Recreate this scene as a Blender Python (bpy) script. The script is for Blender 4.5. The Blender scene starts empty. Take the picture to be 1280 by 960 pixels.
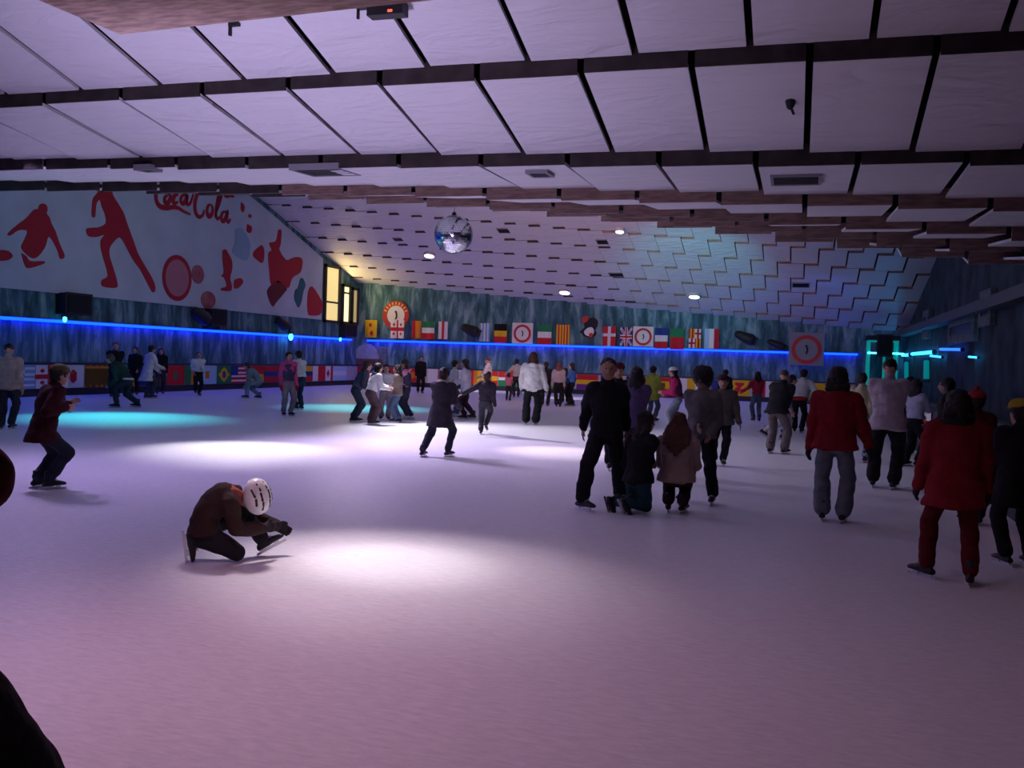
import bpy, bmesh, math, random
from mathutils import Vector as V, Matrix, noise
random.seed(7)
C = bpy.context.scene.collection
sc = bpy.context.scene
vs = sc.view_settings
sc.display_settings.display_device = 'sRGB'
vs.view_transform = 'Standard'; vs.look = 'None'; vs.gamma = 1.0; vs.use_curve_mapping = False
vs.exposure = 0.0
PI = math.pi

# ------------------------------------------------------------------ camera
EYE = V((0, 0, 1.55)); FPX = 1200.0
yaw, pitch, roll = math.atan(360/1200), math.atan(32/1200), math.atan(0.033)
F = V((-math.sin(yaw)*math.cos(pitch), math.cos(yaw)*math.cos(pitch), -math.sin(pitch)))
R0 = V((math.cos(yaw), math.sin(yaw), 0)); U0 = R0.cross(F)
RR = R0*math.cos(roll) + U0*math.sin(roll); UU = U0*math.cos(roll) - R0*math.sin(roll)
cd = bpy.data.cameras.new('camera'); cam = bpy.data.objects.new('camera', cd); C.objects.link(cam)
M = Matrix((RR, UU, -F)).transposed().to_4x4(); M.translation = EYE
cam.matrix_world = M
cd.sensor_width = 36; cd.lens = FPX*36/1280; cd.clip_start = 0.05; cd.clip_end = 300
sc.camera = cam

def ray(x, y): return (RR*((x-640)/FPX) + UU*((480-y)/FPX) + F)
def ground(x, y, z=0.0):
    d = ray(x, y); return EYE + d*((z-EYE.z)/d.z)
def onX(x, y, X):
    d = ray(x, y); return EYE + d*((X-EYE.x)/d.x)
def onY(x, y, Y):
    d = ray(x, y); return EYE + d*((Y-EYE.y)/d.y)

XL, YB, XR, XW = -21.2, 43.6, 2.25, 4.2    # left wall, back wall, right boards, right wall

# ------------------------------------------------------------------ materials
_m = {}
def mat(name, col, rough=0.7, metal=0.0, bump=0.0, bscale=20.0, var=0.0, vscale=6.0, emit=None, estr=0.0, spec=0.3, stretch=None, col2=None):
    if name in _m: return _m[name]
    m = bpy.data.materials.new(name); m.use_nodes = True; nt = m.node_tree; n = nt.nodes; b = n['Principled BSDF']
    b.inputs['Base Color'].default_value = (*col, 1); b.inputs['Roughness'].default_value = rough
    b.inputs['Metallic'].default_value = metal; b.inputs['Specular IOR Level'].default_value = spec
    if emit: b.inputs['Emission Color'].default_value = (*emit, 1); b.inputs['Emission Strength'].default_value = estr
    tc = n.new('ShaderNodeTexCoord'); src = tc.outputs['Object']
    if stretch:
        mp = n.new('ShaderNodeMapping'); mp.inputs['Scale'].default_value = stretch; nt.links.new(src, mp.inputs[0]); src = mp.outputs[0]
    if var > 0 or col2:
        nz = n.new('ShaderNodeTexNoise'); nz.inputs['Scale'].default_value = vscale; nz.inputs['Detail'].default_value = 4
        nt.links.new(src, nz.inputs['Vector'])
        cr = n.new('ShaderNodeValToRGB'); cr.color_ramp.elements[0].position = .35; cr.color_ramp.elements[1].position = .65
        c2 = col2 or tuple(min(1, c*(1+var)) for c in col); c1 = col if col2 else tuple(c*(1-var) for c in col)
        cr.color_ramp.elements[0].color = (*c1, 1); cr.color_ramp.elements[1].color = (*c2, 1)
        nt.links.new(nz.outputs['Fac'], cr.inputs[0]); nt.links.new(cr.outputs[0], b.inputs['Base Color'])
    if bump > 0:
        nb = n.new('ShaderNodeTexNoise'); nb.inputs['Scale'].default_value = bscale; nb.inputs['Detail'].default_value = 3
        nt.links.new(src, nb.inputs['Vector'])
        bp = n.new('ShaderNodeBump'); bp.inputs['Strength'].default_value = bump; bp.inputs['Distance'].default_value = .02
        nt.links.new(nb.outputs['Fac'], bp.inputs['Height']); nt.links.new(bp.outputs[0], b.inputs['Normal'])
    _m[name] = m; return m
def cloth(col): return mat('cloth_%02x%02x%02x' % tuple(int(c*255) for c in col), col, .85, bump=.35, bscale=25, var=.12, vscale=9, spec=.15)
def paint(col): return mat('paint_%02x%02x%02x' % tuple(int(c*255) for c in col), col, .6, spec=.25, var=.06, vscale=5)
def hairm(col): return mat('hair_%02x%02x%02x' % tuple(int(c*255) for c in col), col, .5, bump=.6, bscale=60, spec=.35, stretch=(3, 3, .3))
SKIN = mat('skin', (.52, .30, .22), .55, var=.08, vscale=12); SKIN2 = mat('skin_tanned', (.36, .2, .14), .55, var=.08, vscale=12)
EYEM = mat('eyes', (.03, .02, .02), .3); LIP = mat('lips', (.40, .13, .12), .5)
BLACK = mat('black_matte', (.012, .012, .014), .7); STEEL = mat('steel', (.6, .6, .62), .25, 1.0)
BOOT = mat('boot_leather', (.02, .02, .025), .4, bump=.2, bscale=40); BOOTW = mat('boot_white', (.7, .7, .72), .45)

# ------------------------------------------------------------------ mesh helpers
def obj(name, bm, m=None, parent=None, loc=None, smooth=False):
    bmesh.ops.recalc_face_normals(bm, faces=bm.faces)
    me = bpy.data.meshes.new(name); bm.to_mesh(me); bm.free()
    for x in (m if isinstance(m, (list, tuple)) else [m]):
        if x: me.materials.append(x)
    if smooth:
        for p in me.polygons: p.use_smooth = True
    o = bpy.data.objects.new(name, me); C.objects.link(o)
    if parent: o.parent = parent
    if loc is not None: o.location = loc
    return o
def tag(o, label=None, cat=None, group=None, kind=None):
    if label: o['label'] = label
    if cat: o['category'] = cat
    if group: o['group'] = group
    if kind: o['kind'] = kind
    return o
def empty(name, loc, label=None, cat=None, group=None, kind=None):
    o = bpy.data.objects.new(name, None); C.objects.link(o); o.location = loc
    return tag(o, label, cat, group, kind)
def struct(name, bm, m, parent=None, smooth=False):
    o = obj(name, bm, m, parent, smooth=smooth)
    if not parent: o['kind'] = 'structure'
    return o
def bx(bm, lo, hi, mi=0):
    lo, hi = [min(a, b) for a, b in zip(lo, hi)], [max(a, b) for a, b in zip(lo, hi)]
    v = [bm.verts.new((x, y, z)) for x in (lo[0], hi[0]) for y in (lo[1], hi[1]) for z in (lo[2], hi[2])]
    for q in ((0,1,3,2), (4,6,7,5), (0,4,5,1), (2,3,7,6), (0,2,6,4), (1,5,7,3)):
        f = bm.faces.new([v[i] for i in q]); f.material_index = mi
def box(lo, hi): bm = bmesh.new(); bx(bm, lo, hi); return bm
def sweep(bm, rings, seg=12, mi=0):
    """rings: (centre, vecA, vecB); closed with caps"""
    rows = []
    for c, a, b in rings:
        rows.append([bm.verts.new(c + a*math.cos(2*PI*k/seg) + b*math.sin(2*PI*k/seg)) for k in range(seg)])
    for r0, r1 in zip(rows, rows[1:]):
        for k in range(seg):
            f = bm.faces.new((r0[k], r0[(k+1) % seg], r1[(k+1) % seg], r1[k])); f.material_index = mi
    f = bm.faces.new(rows[0][::-1]); f.material_index = mi
    f = bm.faces.new(rows[-1]); f.material_index = mi
def frame(d):
    d = d.normalized(); a = V((0, 0, 1)) if abs(d.z) < .9 else V((1, 0, 0))
    s = d.cross(a).normalized(); return s, d.cross(s).normalized()
def cone(bm, p0, r0, p1, r1, seg=12, cap=True):
    d = (p1-p0); L = d.length
    if L < 1e-5: d = V((0, 0, 1))
    d = d.normalized(); s, t = frame(d); rings = []
    if cap:
        for k in (80, 55, 28): a = math.radians(k); rings.append((p0 - d*r0*math.sin(a), s*r0*math.cos(a), t*r0*math.cos(a)))
    rings.append((p0, s*r0, t*r0)); rings.append((p1, s*r1, t*r1))
    if cap:
        for k in (28, 55, 80): a = math.radians(k); rings.append((p1 + d*r1*math.sin(a), s*r1*math.cos(a), t*r1*math.cos(a)))
    sweep(bm, rings, seg)
def ell(bm, c, a, b, d, seg=16, n=9):
    rings = []
    for k in range(n+1):
        th = -PI/2 + PI*(k+.06)/(n+.12); rings.append((c + d*math.sin(th), a*math.cos(th), b*math.cos(th)))
    sweep(bm, rings, seg)
def prism(bm, pts, off, mi=0):
    """extrude the polygon pts (list of Vectors) by off"""
    a = [bm.verts.new(p) for p in pts]; b = [bm.verts.new(p+off) for p in pts]; n = len(pts); N0 = len(bm.faces)
    fs = [bm.faces.new(a), bm.faces.new(b[::-1])]
    for k in range(n): fs.append(bm.faces.new((a[k], a[(k+1) % n], b[(k+1) % n], b[k])))
    for f in fs: f.material_index = mi; f.normal_update()
def disc(bm, c, a, b, off, seg=40, mi=0, r=1.0):
    prism(bm, [c + a*(r*math.cos(2*PI*k/seg)) + b*(r*math.sin(2*PI*k/seg)) for k in range(seg)], off, mi)
def ringm(bm, c, a, b, off, r0, r1, seg=48, mi=0):
    P = lambda r, k: c + a*(r*math.cos(2*PI*k/seg)) + b*(r*math.sin(2*PI*k/seg))
    for k in range(seg):
        q = [P(r0, k), P(r1, k), P(r1, k+1), P(r0, k+1)]
        vs_ = [bm.verts.new(p) for p in q] + [bm.verts.new(p+off) for p in q]
        for f in ((0,1,2,3), (7,6,5,4), (1,5,6,2), (0,3,7,4)):
            bm.faces.new([vs_[i] for i in f]).material_index = mi
    bmesh.ops.remove_doubles(bm, verts=bm.verts, dist=1e-5)
def ribbon(bm, pts, wid, off):
    """flat tapered stroke along pts with half-widths wid, extruded by off; normal = off direction"""
    n = off.normalized(); L = []; Rr = []
    for i, p in enumerate(pts):
        t = (pts[min(i+1, len(pts)-1)] - pts[max(i-1, 0)]).normalized(); s = t.cross(n)
        L.append(p + s*wid[i]); Rr.append(p - s*wid[i])
    for i in range(len(pts)-1):
        q = [L[i], L[i+1], Rr[i+1], Rr[i]]
        vs_ = [bm.verts.new(p) for p in q] + [bm.verts.new(p+off) for p in q]
        for f in ((0,1,2,3), (7,6,5,4), (0,1,5,4), (3,2,6,7)):
            bm.faces.new([vs_[k] for k in f])
    bmesh.ops.remove_doubles(bm, verts=bm.verts, dist=1e-5)
def smoothline(p, n=6):
    out = []
    for i in range(len(p)-1):
        p0, p1, p2, p3 = p[max(i-1, 0)], p[i], p[i+1], p[min(i+2, len(p)-1)]
        for k in range(n):
            t = k/n
            out.append(tuple(.5*((2*b) + (-a+c)*t + (2*a-5*b+4*c-d)*t*t + (-a+3*b-3*c+d)*t**3) for a, b, c, d in zip(p0, p1, p2, p3)))
    out.append(tuple(p[-1])); return out

# ------------------------------------------------------------------ ceiling surface (height above the ice)
CY = [(-6, 6.5, 6.6), (2, 6.0, 6.1), (5.1, 5.2, 5.3), (6.7, 4.65, 4.75), (8.25, 4.15, 4.18), (9.8, 3.97, 3.66), (11.4, 4.08, 3.52), (13, 4.5, 3.52), (14.6, 5.0, 3.6),
      (16.2, 5.45, 3.72), (18, 6.2, 4.15), (21, 7.6, 5.2), (25, 8.8, 6.4), (29, 8.9, 6.7), (33.3, 8.0, 6.1), (37, 6.95, 5.2), (40.5, 5.9, 4.3), (44, 4.95, 3.4), (48, 3.8, 2.4)]
def ceilz(X, Y):
    i = 0
    while i < len(CY)-2 and Y > CY[i+1][0]: i += 1
    p = [CY[max(i-1, 0)], CY[i], CY[i+1], CY[min(i+2, len(CY)-1)]]
    t = (Y-p[1][0])/(p[2][0]-p[1][0]); t = min(max(t, 0), 1)
    u = min(max((X+21)/21, 0), 1.25)
    if Y < 24: u = u**1.5 if Y < 18 else u**(1.5-(Y-18)/12)
    h = lambda q: q[1]+(q[2]-q[1])*u
    m1 = (h(p[2])-h(p[0]))/max(p[2][0]-p[0][0], .1)*(p[2][0]-p[1][0]); m2 = (h(p[3])-h(p[1]))/max(p[3][0]-p[1][0], .1)*(p[2][0]-p[1][0])
    return (2*t**3-3*t*t+1)*h(p[1]) + (t**3-2*t*t+t)*m1 + (-2*t**3+3*t*t)*h(p[2]) + (t**3-t*t)*m2
PW, PP = .955, 1.57
def row_of(Y): return int(math.floor((Y-8.25)/PP))
def panelz(X, Y):
    """underside of the panel over X, Y"""
    r = row_of(Y); ya = 8.25+r*PP; yb = ya+PP-.02; off = 0 if r % 2 == 0 else PW/2; s = .13 if r < 7 else .035
    xc = (math.floor((X-off)/PW)+.5)*PW+off; t = (Y-ya)/(yb-ya)
    return (ceilz(xc, ya)-s)*(1-t) + ceilz(xc, yb)*t
def ceil_hit(x, y):
    d = ray(x, y); t = 1.0
    while t < 70:
        p = EYE + d*t
        if p.z > panelz(p.x, p.y)-.005: return p
        t += .01
    return EYE + d*30
# ------------------------------------------------------------------ the hall
ICE = mat('ice', (.80, .80, .82), .42, spec=.35, bump=.12, bscale=14, var=.05, vscale=1.3, stretch=(1, 1, 1))
def ice_nodes():
    nt = ICE.node_tree; n = nt.nodes; b = n['Principled BSDF']
    tc = n.new('ShaderNodeTexCoord'); mp = n.new('ShaderNodeMapping'); mp.inputs['Scale'].default_value = (3, 12, 1); mp.inputs['Rotation'].default_value = (0, 0, .5)
    nz = n.new('ShaderNodeTexNoise'); nz.inputs['Scale'].default_value = 3; nz.inputs['Detail'].default_value = 8; nz.inputs['Roughness'].default_value = .7
    cr = n.new('ShaderNodeValToRGB'); cr.color_ramp.elements[0].position = .3; cr.color_ramp.elements[1].position = .7
    cr.color_ramp.elements[0].color = (.66, .66, .69, 1); cr.color_ramp.elements[1].color = (.86, .86, .87, 1)
    nt.links.new(tc.outputs['Object'], mp.inputs[0]); nt.links.new(mp.outputs[0], nz.inputs['Vector']); nt.links.new(nz.outputs['Fac'], cr.inputs[0])
    nt.links.new(cr.outputs[0], b.inputs['Base Color'])
ice_nodes()
struct('floor', box((XL-.4, -8, -.2), (XW+.4, YB+.4, 0)), ICE)

def icewall():
    m = bpy.data.materials.new('painted_ice_cliff'); m.use_nodes = True; nt = m.node_tree; n = nt.nodes; b = n['Principled BSDF']; b.inputs['Roughness'].default_value = .8
    tc = n.new('ShaderNodeTexCoord'); mp = n.new('ShaderNodeMapping'); mp.inputs['Scale'].default_value = (1.6, 1.6, .35)
    nz = n.new('ShaderNodeTexNoise'); nz.inputs['Scale'].default_value = 1.6; nz.inputs['Detail'].default_value = 7; nz.inputs['Roughness'].default_value = .65; nz.inputs['Distortion'].default_value = .5
    cr = n.new('ShaderNodeValToRGB'); e = cr.color_ramp.elements
    e[0].position = .36; e[0].color = (.018, .07, .09, 1); e[1].position = .66; e[1].color = (.26, .42, .48, 1)
    k = e.new(.5); k.color = (.055, .16, .20, 1)
    nt.links.new(tc.outputs['Object'], mp.inputs[0]); nt.links.new(mp.outputs[0], nz.inputs['Vector']); nt.links.new(nz.outputs['Fac'], cr.inputs[0]); nt.links.new(cr.outputs[0], b.inputs['Base Color'])
    return m
CLIFF = icewall()
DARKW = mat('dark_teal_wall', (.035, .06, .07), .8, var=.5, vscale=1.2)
struct('wall_left', box((XL-.3, -8, 0), (XL, YB+.3, 9.5)), CLIFF)
struct('wall_back', box((XL, YB, 0), (XW, YB+.3, 9.5)), CLIFF)
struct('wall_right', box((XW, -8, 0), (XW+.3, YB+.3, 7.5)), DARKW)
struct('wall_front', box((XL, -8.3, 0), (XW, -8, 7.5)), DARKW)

# ceiling: sheets of foil-covered panels in staggered rows over a dark deck, each row stepping down with a wooden riser
def foil():
    m = bpy.data.materials.new('foil_panel'); m.use_nodes = True; nt = m.node_tree; n = nt.nodes; b = n['Principled BSDF']
    b.inputs['Base Color'].default_value = (.74, .73, .76, 1); b.inputs['Roughness'].default_value = .55; b.inputs['Specular IOR Level'].default_value = .45
    tc = n.new('ShaderNodeTexCoord'); mp = n.new('ShaderNodeMapping'); mp.inputs['Scale'].default_value = (.8, 2.2, 1)
    nz = n.new('ShaderNodeTexNoise'); nz.inputs['Scale'].default_value = 1.5; nz.inputs['Detail'].default_value = 3; nz.inputs['Distortion'].default_value = 1.3
    bp = n.new('ShaderNodeBump'); bp.inputs['Strength'].default_value = .7; bp.inputs['Distance'].default_value = .08
    nt.links.new(tc.outputs['Object'], mp.inputs[0]); nt.links.new(mp.outputs[0], nz.inputs['Vector']); nt.links.new(nz.outputs['Fac'], bp.inputs['Height']); nt.links.new(bp.outputs[0], b.inputs['Normal'])
    return m
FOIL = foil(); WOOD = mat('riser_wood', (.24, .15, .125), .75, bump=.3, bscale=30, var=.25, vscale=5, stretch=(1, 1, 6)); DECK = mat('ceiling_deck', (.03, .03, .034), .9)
bm = bmesh.new()
def panel(bm, x0, x1, ya, za, yb, zb):
    t = .035
    v = [bm.verts.new(p) for p in ((x0, ya, za), (x1, ya, za), (x1, yb, zb), (x0, yb, zb), (x0, ya, za+t), (x1, ya, za+t), (x1, yb, zb+t), (x0, yb, zb+t))]
    for q in ((0,1,2,3), (4,7,6,5), (0,4,5,1), (1,5,6,2), (2,6,7,3), (3,7,4,0)): bm.faces.new([v[i] for i in q]).material_index = 0
k = 0
for r in range(-7, 26):
    ya = 8.25 + r*PP; yb = ya + PP - .02
    if ya > YB: break
    yb = min(yb, YB)
    off = 0 if r % 2 == 0 else PW/2
    gap = .06 if r < 6 else .05
    s = .13 if r < 7 else .035
    i = int(math.floor((XL-off)/PW))
    while True:
        x0 = i*PW + off; x1 = x0 + PW - gap; i += 1
        if x0 > XW: break
        x0 = max(x0, XL); x1 = min(x1, XW)
        if x1-x0 < .05: continue
        xc = x0 + PW/2; j = random.uniform(-.012, .012)
        za, zb = ceilz(xc, ya)-s+j, ceilz(xc, yb)+j
        panel(bm, x0, x1, ya, za, yb, zb)
        bx(bm, (x0, ya-.025, za+.002), (x1, ya-.001, za+s+.09), 1 if r > 1 and xc > -7 else 2)  # riser colour darker in the near rows and on the left
ceil = struct('ceiling', bm, [FOIL, WOOD, mat('dark_riser', (.045, .034, .034), .8, var=.3)])
bm = bmesh.new(); xs = [XL + (XW-XL)*k/12 for k in range(13)]; ys = [-8 + .8*k for k in range(66)]
g = [[bm.verts.new((x, y, ceilz(x, y)+.22)) for x in xs] for y in ys]
for a in range(len(ys)-1):
    for b in range(len(xs)-1): bm.faces.new((g[a][b], g[a][b+1], g[a+1][b+1], g[a+1][b]))
o = obj('deck', bm, DECK, ceil)
# boxed soffit near the camera
c0 = ground(150, 43, 3.62)
SOFF = mat('soffit_board', (.42, .29, .24), .8, bump=.5, bscale=22, var=.3, vscale=7, stretch=(1, 4, 1))
c1 = ground(450, 10, 3.62); dd = (c1-c0).normalized()*4.6; bk = V((-dd.y, dd.x, 0)).normalized()*-3.4
bm = bmesh.new(); prism(bm, [c0, c0+dd, c0+dd+bk, c0+bk+V((-.15, 0, 0))], V((0, 0, .28)))
struct('ceiling_soffit', bm, SOFF)
# ------------------------------------------------------------------ boards round the rink
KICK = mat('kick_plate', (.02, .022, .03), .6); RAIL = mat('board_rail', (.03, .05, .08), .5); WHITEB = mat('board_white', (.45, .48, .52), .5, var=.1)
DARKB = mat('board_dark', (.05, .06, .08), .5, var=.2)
def barrier(label, lo, hi, axis):
    g = empty('rink_barrier', V(((lo[0]+hi[0])/2, (lo[1]+hi[1])/2, 0)), label, 'rink barrier', 'boards around the ice')
    L = -g.location
    def pc(n, z0, z1, gr, m):
        a = V((lo[0], lo[1], z0)); b = V((hi[0], hi[1], z1))
        if axis == 'y': a.x -= gr; b.x += gr
        else: a.y -= gr; b.y += gr
        obj(n, box(a+L, b+L), m, g)
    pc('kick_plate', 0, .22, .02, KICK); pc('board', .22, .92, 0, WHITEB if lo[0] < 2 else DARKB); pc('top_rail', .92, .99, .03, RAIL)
    return g
barrier('long rink board covered in flags below the blue lit left wall', (XL+.03, -7.5), (XL+.13, YB-.03), 'y')
barrier('rink board with flag panels under the back wall lights', (XL+.2, YB-.13), (XR+.1, YB-.03), 'x')
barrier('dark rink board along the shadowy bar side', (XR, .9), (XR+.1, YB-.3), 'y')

# ------------------------------------------------------------------ blue strips
LED = mat('blue_led', (.02, .05, .2), .5, emit=(.001, .016, 1.0), estr=14)
LEDC = mat('cyan_led', (.02, .1, .2), .5, emit=(.04, .62, .9), estr=8)
TEAL = mat('teal_led', (.02, .2, .2), .5, emit=(.0, .5, .45), estr=.36)
CHAN = mat('led_channel', (.05, .06, .08), .6)
def led(label, a, b, m, h=.045):
    """a strip in a small channel from a to b, standing off the wall"""
    c = (a+b)/2; g = empty('light_strip', c, label, 'light strip')
    d = (b-a).normalized(); s, t = frame(d); bm = bmesh.new()
    sweep(bm, [(a-c, s*h, t*h), (b-c, s*h, t*h)], 8); obj('tube', bm, m, g)
    bm = bmesh.new(); L = (b-a).length; k = max(2, int(L/1.5))
    for i in range(0):
        p = (a-c) + d*(L*(i+.5)/k); bx(bm, p-V((.05, .05, .0)), p+V((.05, .05, .11)))
    bm.free(); bm = bmesh.new(); w1 = V((-.115, 0, 0)) if abs(d.y) > .5 else V((0, .135, 0)); w2 = V((.03, 0, 0)) if abs(d.y) > .5 else V((0, -.03, 0)); bx(bm, w1 + V((0, 0, .045)) + (a-c), w2 + V((0, 0, .075)) + (b-c)); obj('strip_channel', bm, CHAN, g)  # channel that carries the strip
    return g
ZL = 2.2
led('long blue light strip along the left wall', V((XL+.12, 6, ZL)), V((XL+.12, YB-.9, ZL)), LED)
led('long blue light strip across the back wall beneath the hanging flags', V((XL+.6, YB-.14, ZL)), V((XR+.05, YB-.14, ZL)), LED)
# ------------------------------------------------------------------ windows in the far left corner
WGL = mat('lit_window', (.8, .7, .4), .4, emit=(1, .78, .28), estr=.75); WGB = mat('bright_window', (.8, .7, .4), .4, emit=(1, .86, .42), estr=1.5)
WFR = mat('window_frame_dark', (.05, .05, .045), .6)
def window(n, p0, p1, gm, bars, x=XL):
    """lit window on the left wall between two corner points (Y, z)"""
    bm = bmesh.new(); bx(bm, (x, p0[0], p0[1]), (x+.05, p1[0], p1[1])); g = struct('window_%d' % n, bm, gm)
    bm = bmesh.new()
    for y in (p0[0], p1[0]): bx(bm, (x, y-.07, p0[1]-.07), (x+.12, y+.07, p1[1]+.07))
    for z in (p0[1], p1[1]): bx(bm, (x, p0[0]-.07, z-.06), (x+.12, p1[0]+.07, z+.06))
    for z in bars: bx(bm, (x, p0[0], z-.04), (x+.10, p1[0], z+.04))
    obj('window_frame', bm, WFR, g); return g
a0, a1 = onX(404, 401, XL), onX(423, 338, XL); window(1, (a0.y, a0.z), (a1.y, a1.z+.1), WGL, [onX(414, 378, XL).z])
b0, b1 = onX(426, 403, XL), onX(436, 358, XL); window(2, (b0.y, b0.z), (b1.y, b1.z), WGB, [b1.z-.35])
c0_, c1_ = onX(438, 404, XL), onX(446, 362, XL); window(3, (c0_.y, c0_.z), (min(c1_.y, YB-.2), c1_.z), mat('curtained_window', (.6, .5, .3), .6, emit=(1, .75, .30), estr=.32), [])

# ------------------------------------------------------------------ mural on the left wall
MW = mat('mural_white', (.52, .60, .66), .8, var=.06, vscale=.8); MR = mat('mural_red', (.42, .02, .035), .7); MP = mat('mural_pink', (.50, .20, .24), .7)
MB = mat('mural_blue', (.30, .45, .55), .7); MD = mat('mural_dark_red', (.16, .02, .03), .7); MT = mat('mural_teal', (.03, .13, .17), .7)
XM = XL+.09
mz0 = 3.03
y1m = onX(402, 395, XM).y
bm = bmesh.new(); ym = [8+(y1m-8)*k/40 for k in range(41)]
prism(bm, [V((XL+.005, 8, mz0)), V((XL+.005, y1m, mz0))] + [V((XL+.005, y, ceilz(XL, y)-.32)) for y in ym[::-1]], V((XM-XL-.005, 0, 0)))
bmesh.ops.triangulate(bm, faces=[f for f in bm.faces if len(f.verts) > 4]); mural = obj('mural', bm, MW)
tag(mural, 'huge white mural of red skating figures on the upper left wall', 'mural')
def cp1(p): return onX(p[0]/4, 200+p[1]/4, XM)
def cp2(p): return onX(240+p[0]/4, 200+p[1]/4, XM)
OFF = V((.02, 0, 0))
def figure_part(n, polys, cp, m):
    bm = bmesh.new()
    for q in polys: prism(bm, [cp(p) for p in smoothline(q + [q[0]], 3)[:-1]], OFF)
    bmesh.ops.triangulate(bm, faces=[f for f in bm.faces if len(f.verts) > 4])
    return obj(n, bm, m, mural)
figure_part('skater_figure', [[(500,108),(550,108),(562,170),(592,222),(617,265),(632,310),(648,355),(668,410),(688,465),(718,520),(748,570),(772,620),(774,655),(760,660),(740,625),(722,590),(698,545),(668,505),(640,455),(612,402),(592,388),(567,410),(547,440),(547,480),(562,530),(577,580),(582,600),(582,638),(512,632),(508,600),(535,585),(533,550),(518,500),(503,440),(503,400),(520,375),(480,385),(440,380),(430,345),(460,338),(495,335),(528,315),(523,270),(508,235),(498,200),(482,215),(477,250),(473,285),(458,280),(459,230),(465,190),(488,160)]], cp1, MR)
figure_part('crouching_skater_figure', [[(190,245),(196,225),(212,217),(230,225),(236,248),(232,268),(245,285),(257,320),(277,360),(297,420),(322,480),(300,494),(285,450),(260,402),(240,385),(226,430),(200,470),(170,492),(140,480),(105,440),(120,400),(135,355),(90,352),(50,378),(38,367),(90,320),(130,290),(155,262),(170,248)],
    [(105,465),(130,480),(150,505),(213,505),(218,518),(150,540),(125,530)], [(-40,460),(0,450),(40,455),(62,480),(40,500),(0,505),(-40,500)]], cp1, MR)
figure_part('tall_bird_figure', [[(1112,452),(1128,447),(1142,470),(1157,500),(1160,540),(1150,590),(1158,630),(1150,655),(1105,652),(1108,640),(1132,630),(1120,590),(1105,580),(1118,560),(1112,500)],[(1170,600),(1200,590),(1215,610),(1190,640),(1170,640)]], cp1, MR)
figure_part('waving_figure', [[(430,350),(446,352),(442,420),(436,450),(470,500),(500,490),(530,485),(551,500),(542,560),(500,590),(480,640),(430,612),(395,622),(386,560),(380,470),(397,450),(385,415),(418,405)]], cp2, MR)
for bl_ in ([(345,425),(358,440),(360,480),(350,515),(325,500),(305,480),(310,455)], [(245,210),(262,232),(255,262),(243,245)], [(275,320),(298,335),(292,365),(272,355)], [(283,270),(297,276),(292,290),(282,285)]): figure_part('red_blot', [bl_], cp2, MR)
figure_part('sled_figure', [[(430,600),(472,640),(462,662),(420,712),(400,732),(374,662),(395,625)]], cp2, MD)
figure_part('small_bird_figure', [[(540,595),(552,590),(566,625),(555,660),(548,700),(535,735),(525,730),(510,690),(515,650),(528,640)]], cp2, MT)
figure_part('blue_bear_figure', [[(215,350),(245,340),(280,390),(290,440),(275,500),(235,490),(200,460),(215,410)]], cp2, MB)
figure_part('ball_figure', [[(575,720),(580,660),(600,632),(645,700),(652,730),(640,772),(600,778),(580,770)]], cp2, MR)
# the big round badge with soft blots beside it
cc = cp1((885, 590)); ay = (cp1((958, 590))-cp1((812, 590)))/2; az = (cp1((885, 475))-cp1((885, 705)))/2
ay = V((0, abs(ay.y), 0)); az = V((0, 0, abs(az.z)))
bm = bmesh.new(); ringm(bm, cc, ay, az, OFF, .80, 1.0); obj('badge_ring', bm, MR, mural)
bm = bmesh.new(); ringm(bm, cc, ay, az, OFF*.8, .55, .80); disc(bm, cc, ay, az, OFF*.4, r=.56); obj('badge_face', bm, MP, mural)
bm = bmesh.new(); c2 = cp1((988, 572)); disc(bm, c2, ay*.45, az*.42, OFF); c2 = cp1((1040, 700)); disc(bm, c2, ay*.55, az*.40, OFF); obj('red_blots', bm, mat('mural_blot', (.33, .05, .07), .8, col2=(.42, .18, .2), vscale=2), mural)
# script lettering: crop-space strokes
ST = [[(815,132),(800,128),(785,150),(778,180),(784,212),(800,232),(830,240),(860,236),(890,240),(915,256),(950,272)],
      [(835,175),(822,190),(824,212),(838,214),(850,195),(850,178),(838,172)],
      [(890,172),(874,176),(864,200),(870,216),(888,210)],
      [(926,172),(908,180),(902,205),(914,218),(930,200),(934,172),(930,205),(938,222),(952,212),(966,170)],
      [(1035,152),(1018,142),(998,150),(982,180),(973,220),(977,262),(992,284),(1012,276),(1020,250)],
      [(1052,222),(1038,232),(1034,262),(1044,282),(1058,270),(1062,242),(1054,224)],
      [(1078,290),(1076,270),(1092,225),(1104,180),(1106,158),(1096,168),(1084,220),(1078,268),(1086,296),(1096,284)],
      [(1128,258),(1112,264),(1104,290),(1114,306),(1128,290),(1136,258),(1132,292),(1140,312),(1152,296)],
      [(1092,146),(1112,160),(1130,178),(1150,176),(1168,184)]]
bm = bmesh.new()
for s_ in ST:
    q = smoothline(s_, 5); n_ = len(q); pts = [cp1(p) + OFF*0 for p in q]
    ribbon(bm, pts, [.035+.055*math.sin(PI*(i+.6)/(n_+.2))**1 for i in range(n_)], OFF*1.2)
obj('script_lettering', bm, MR, mural)

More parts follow.
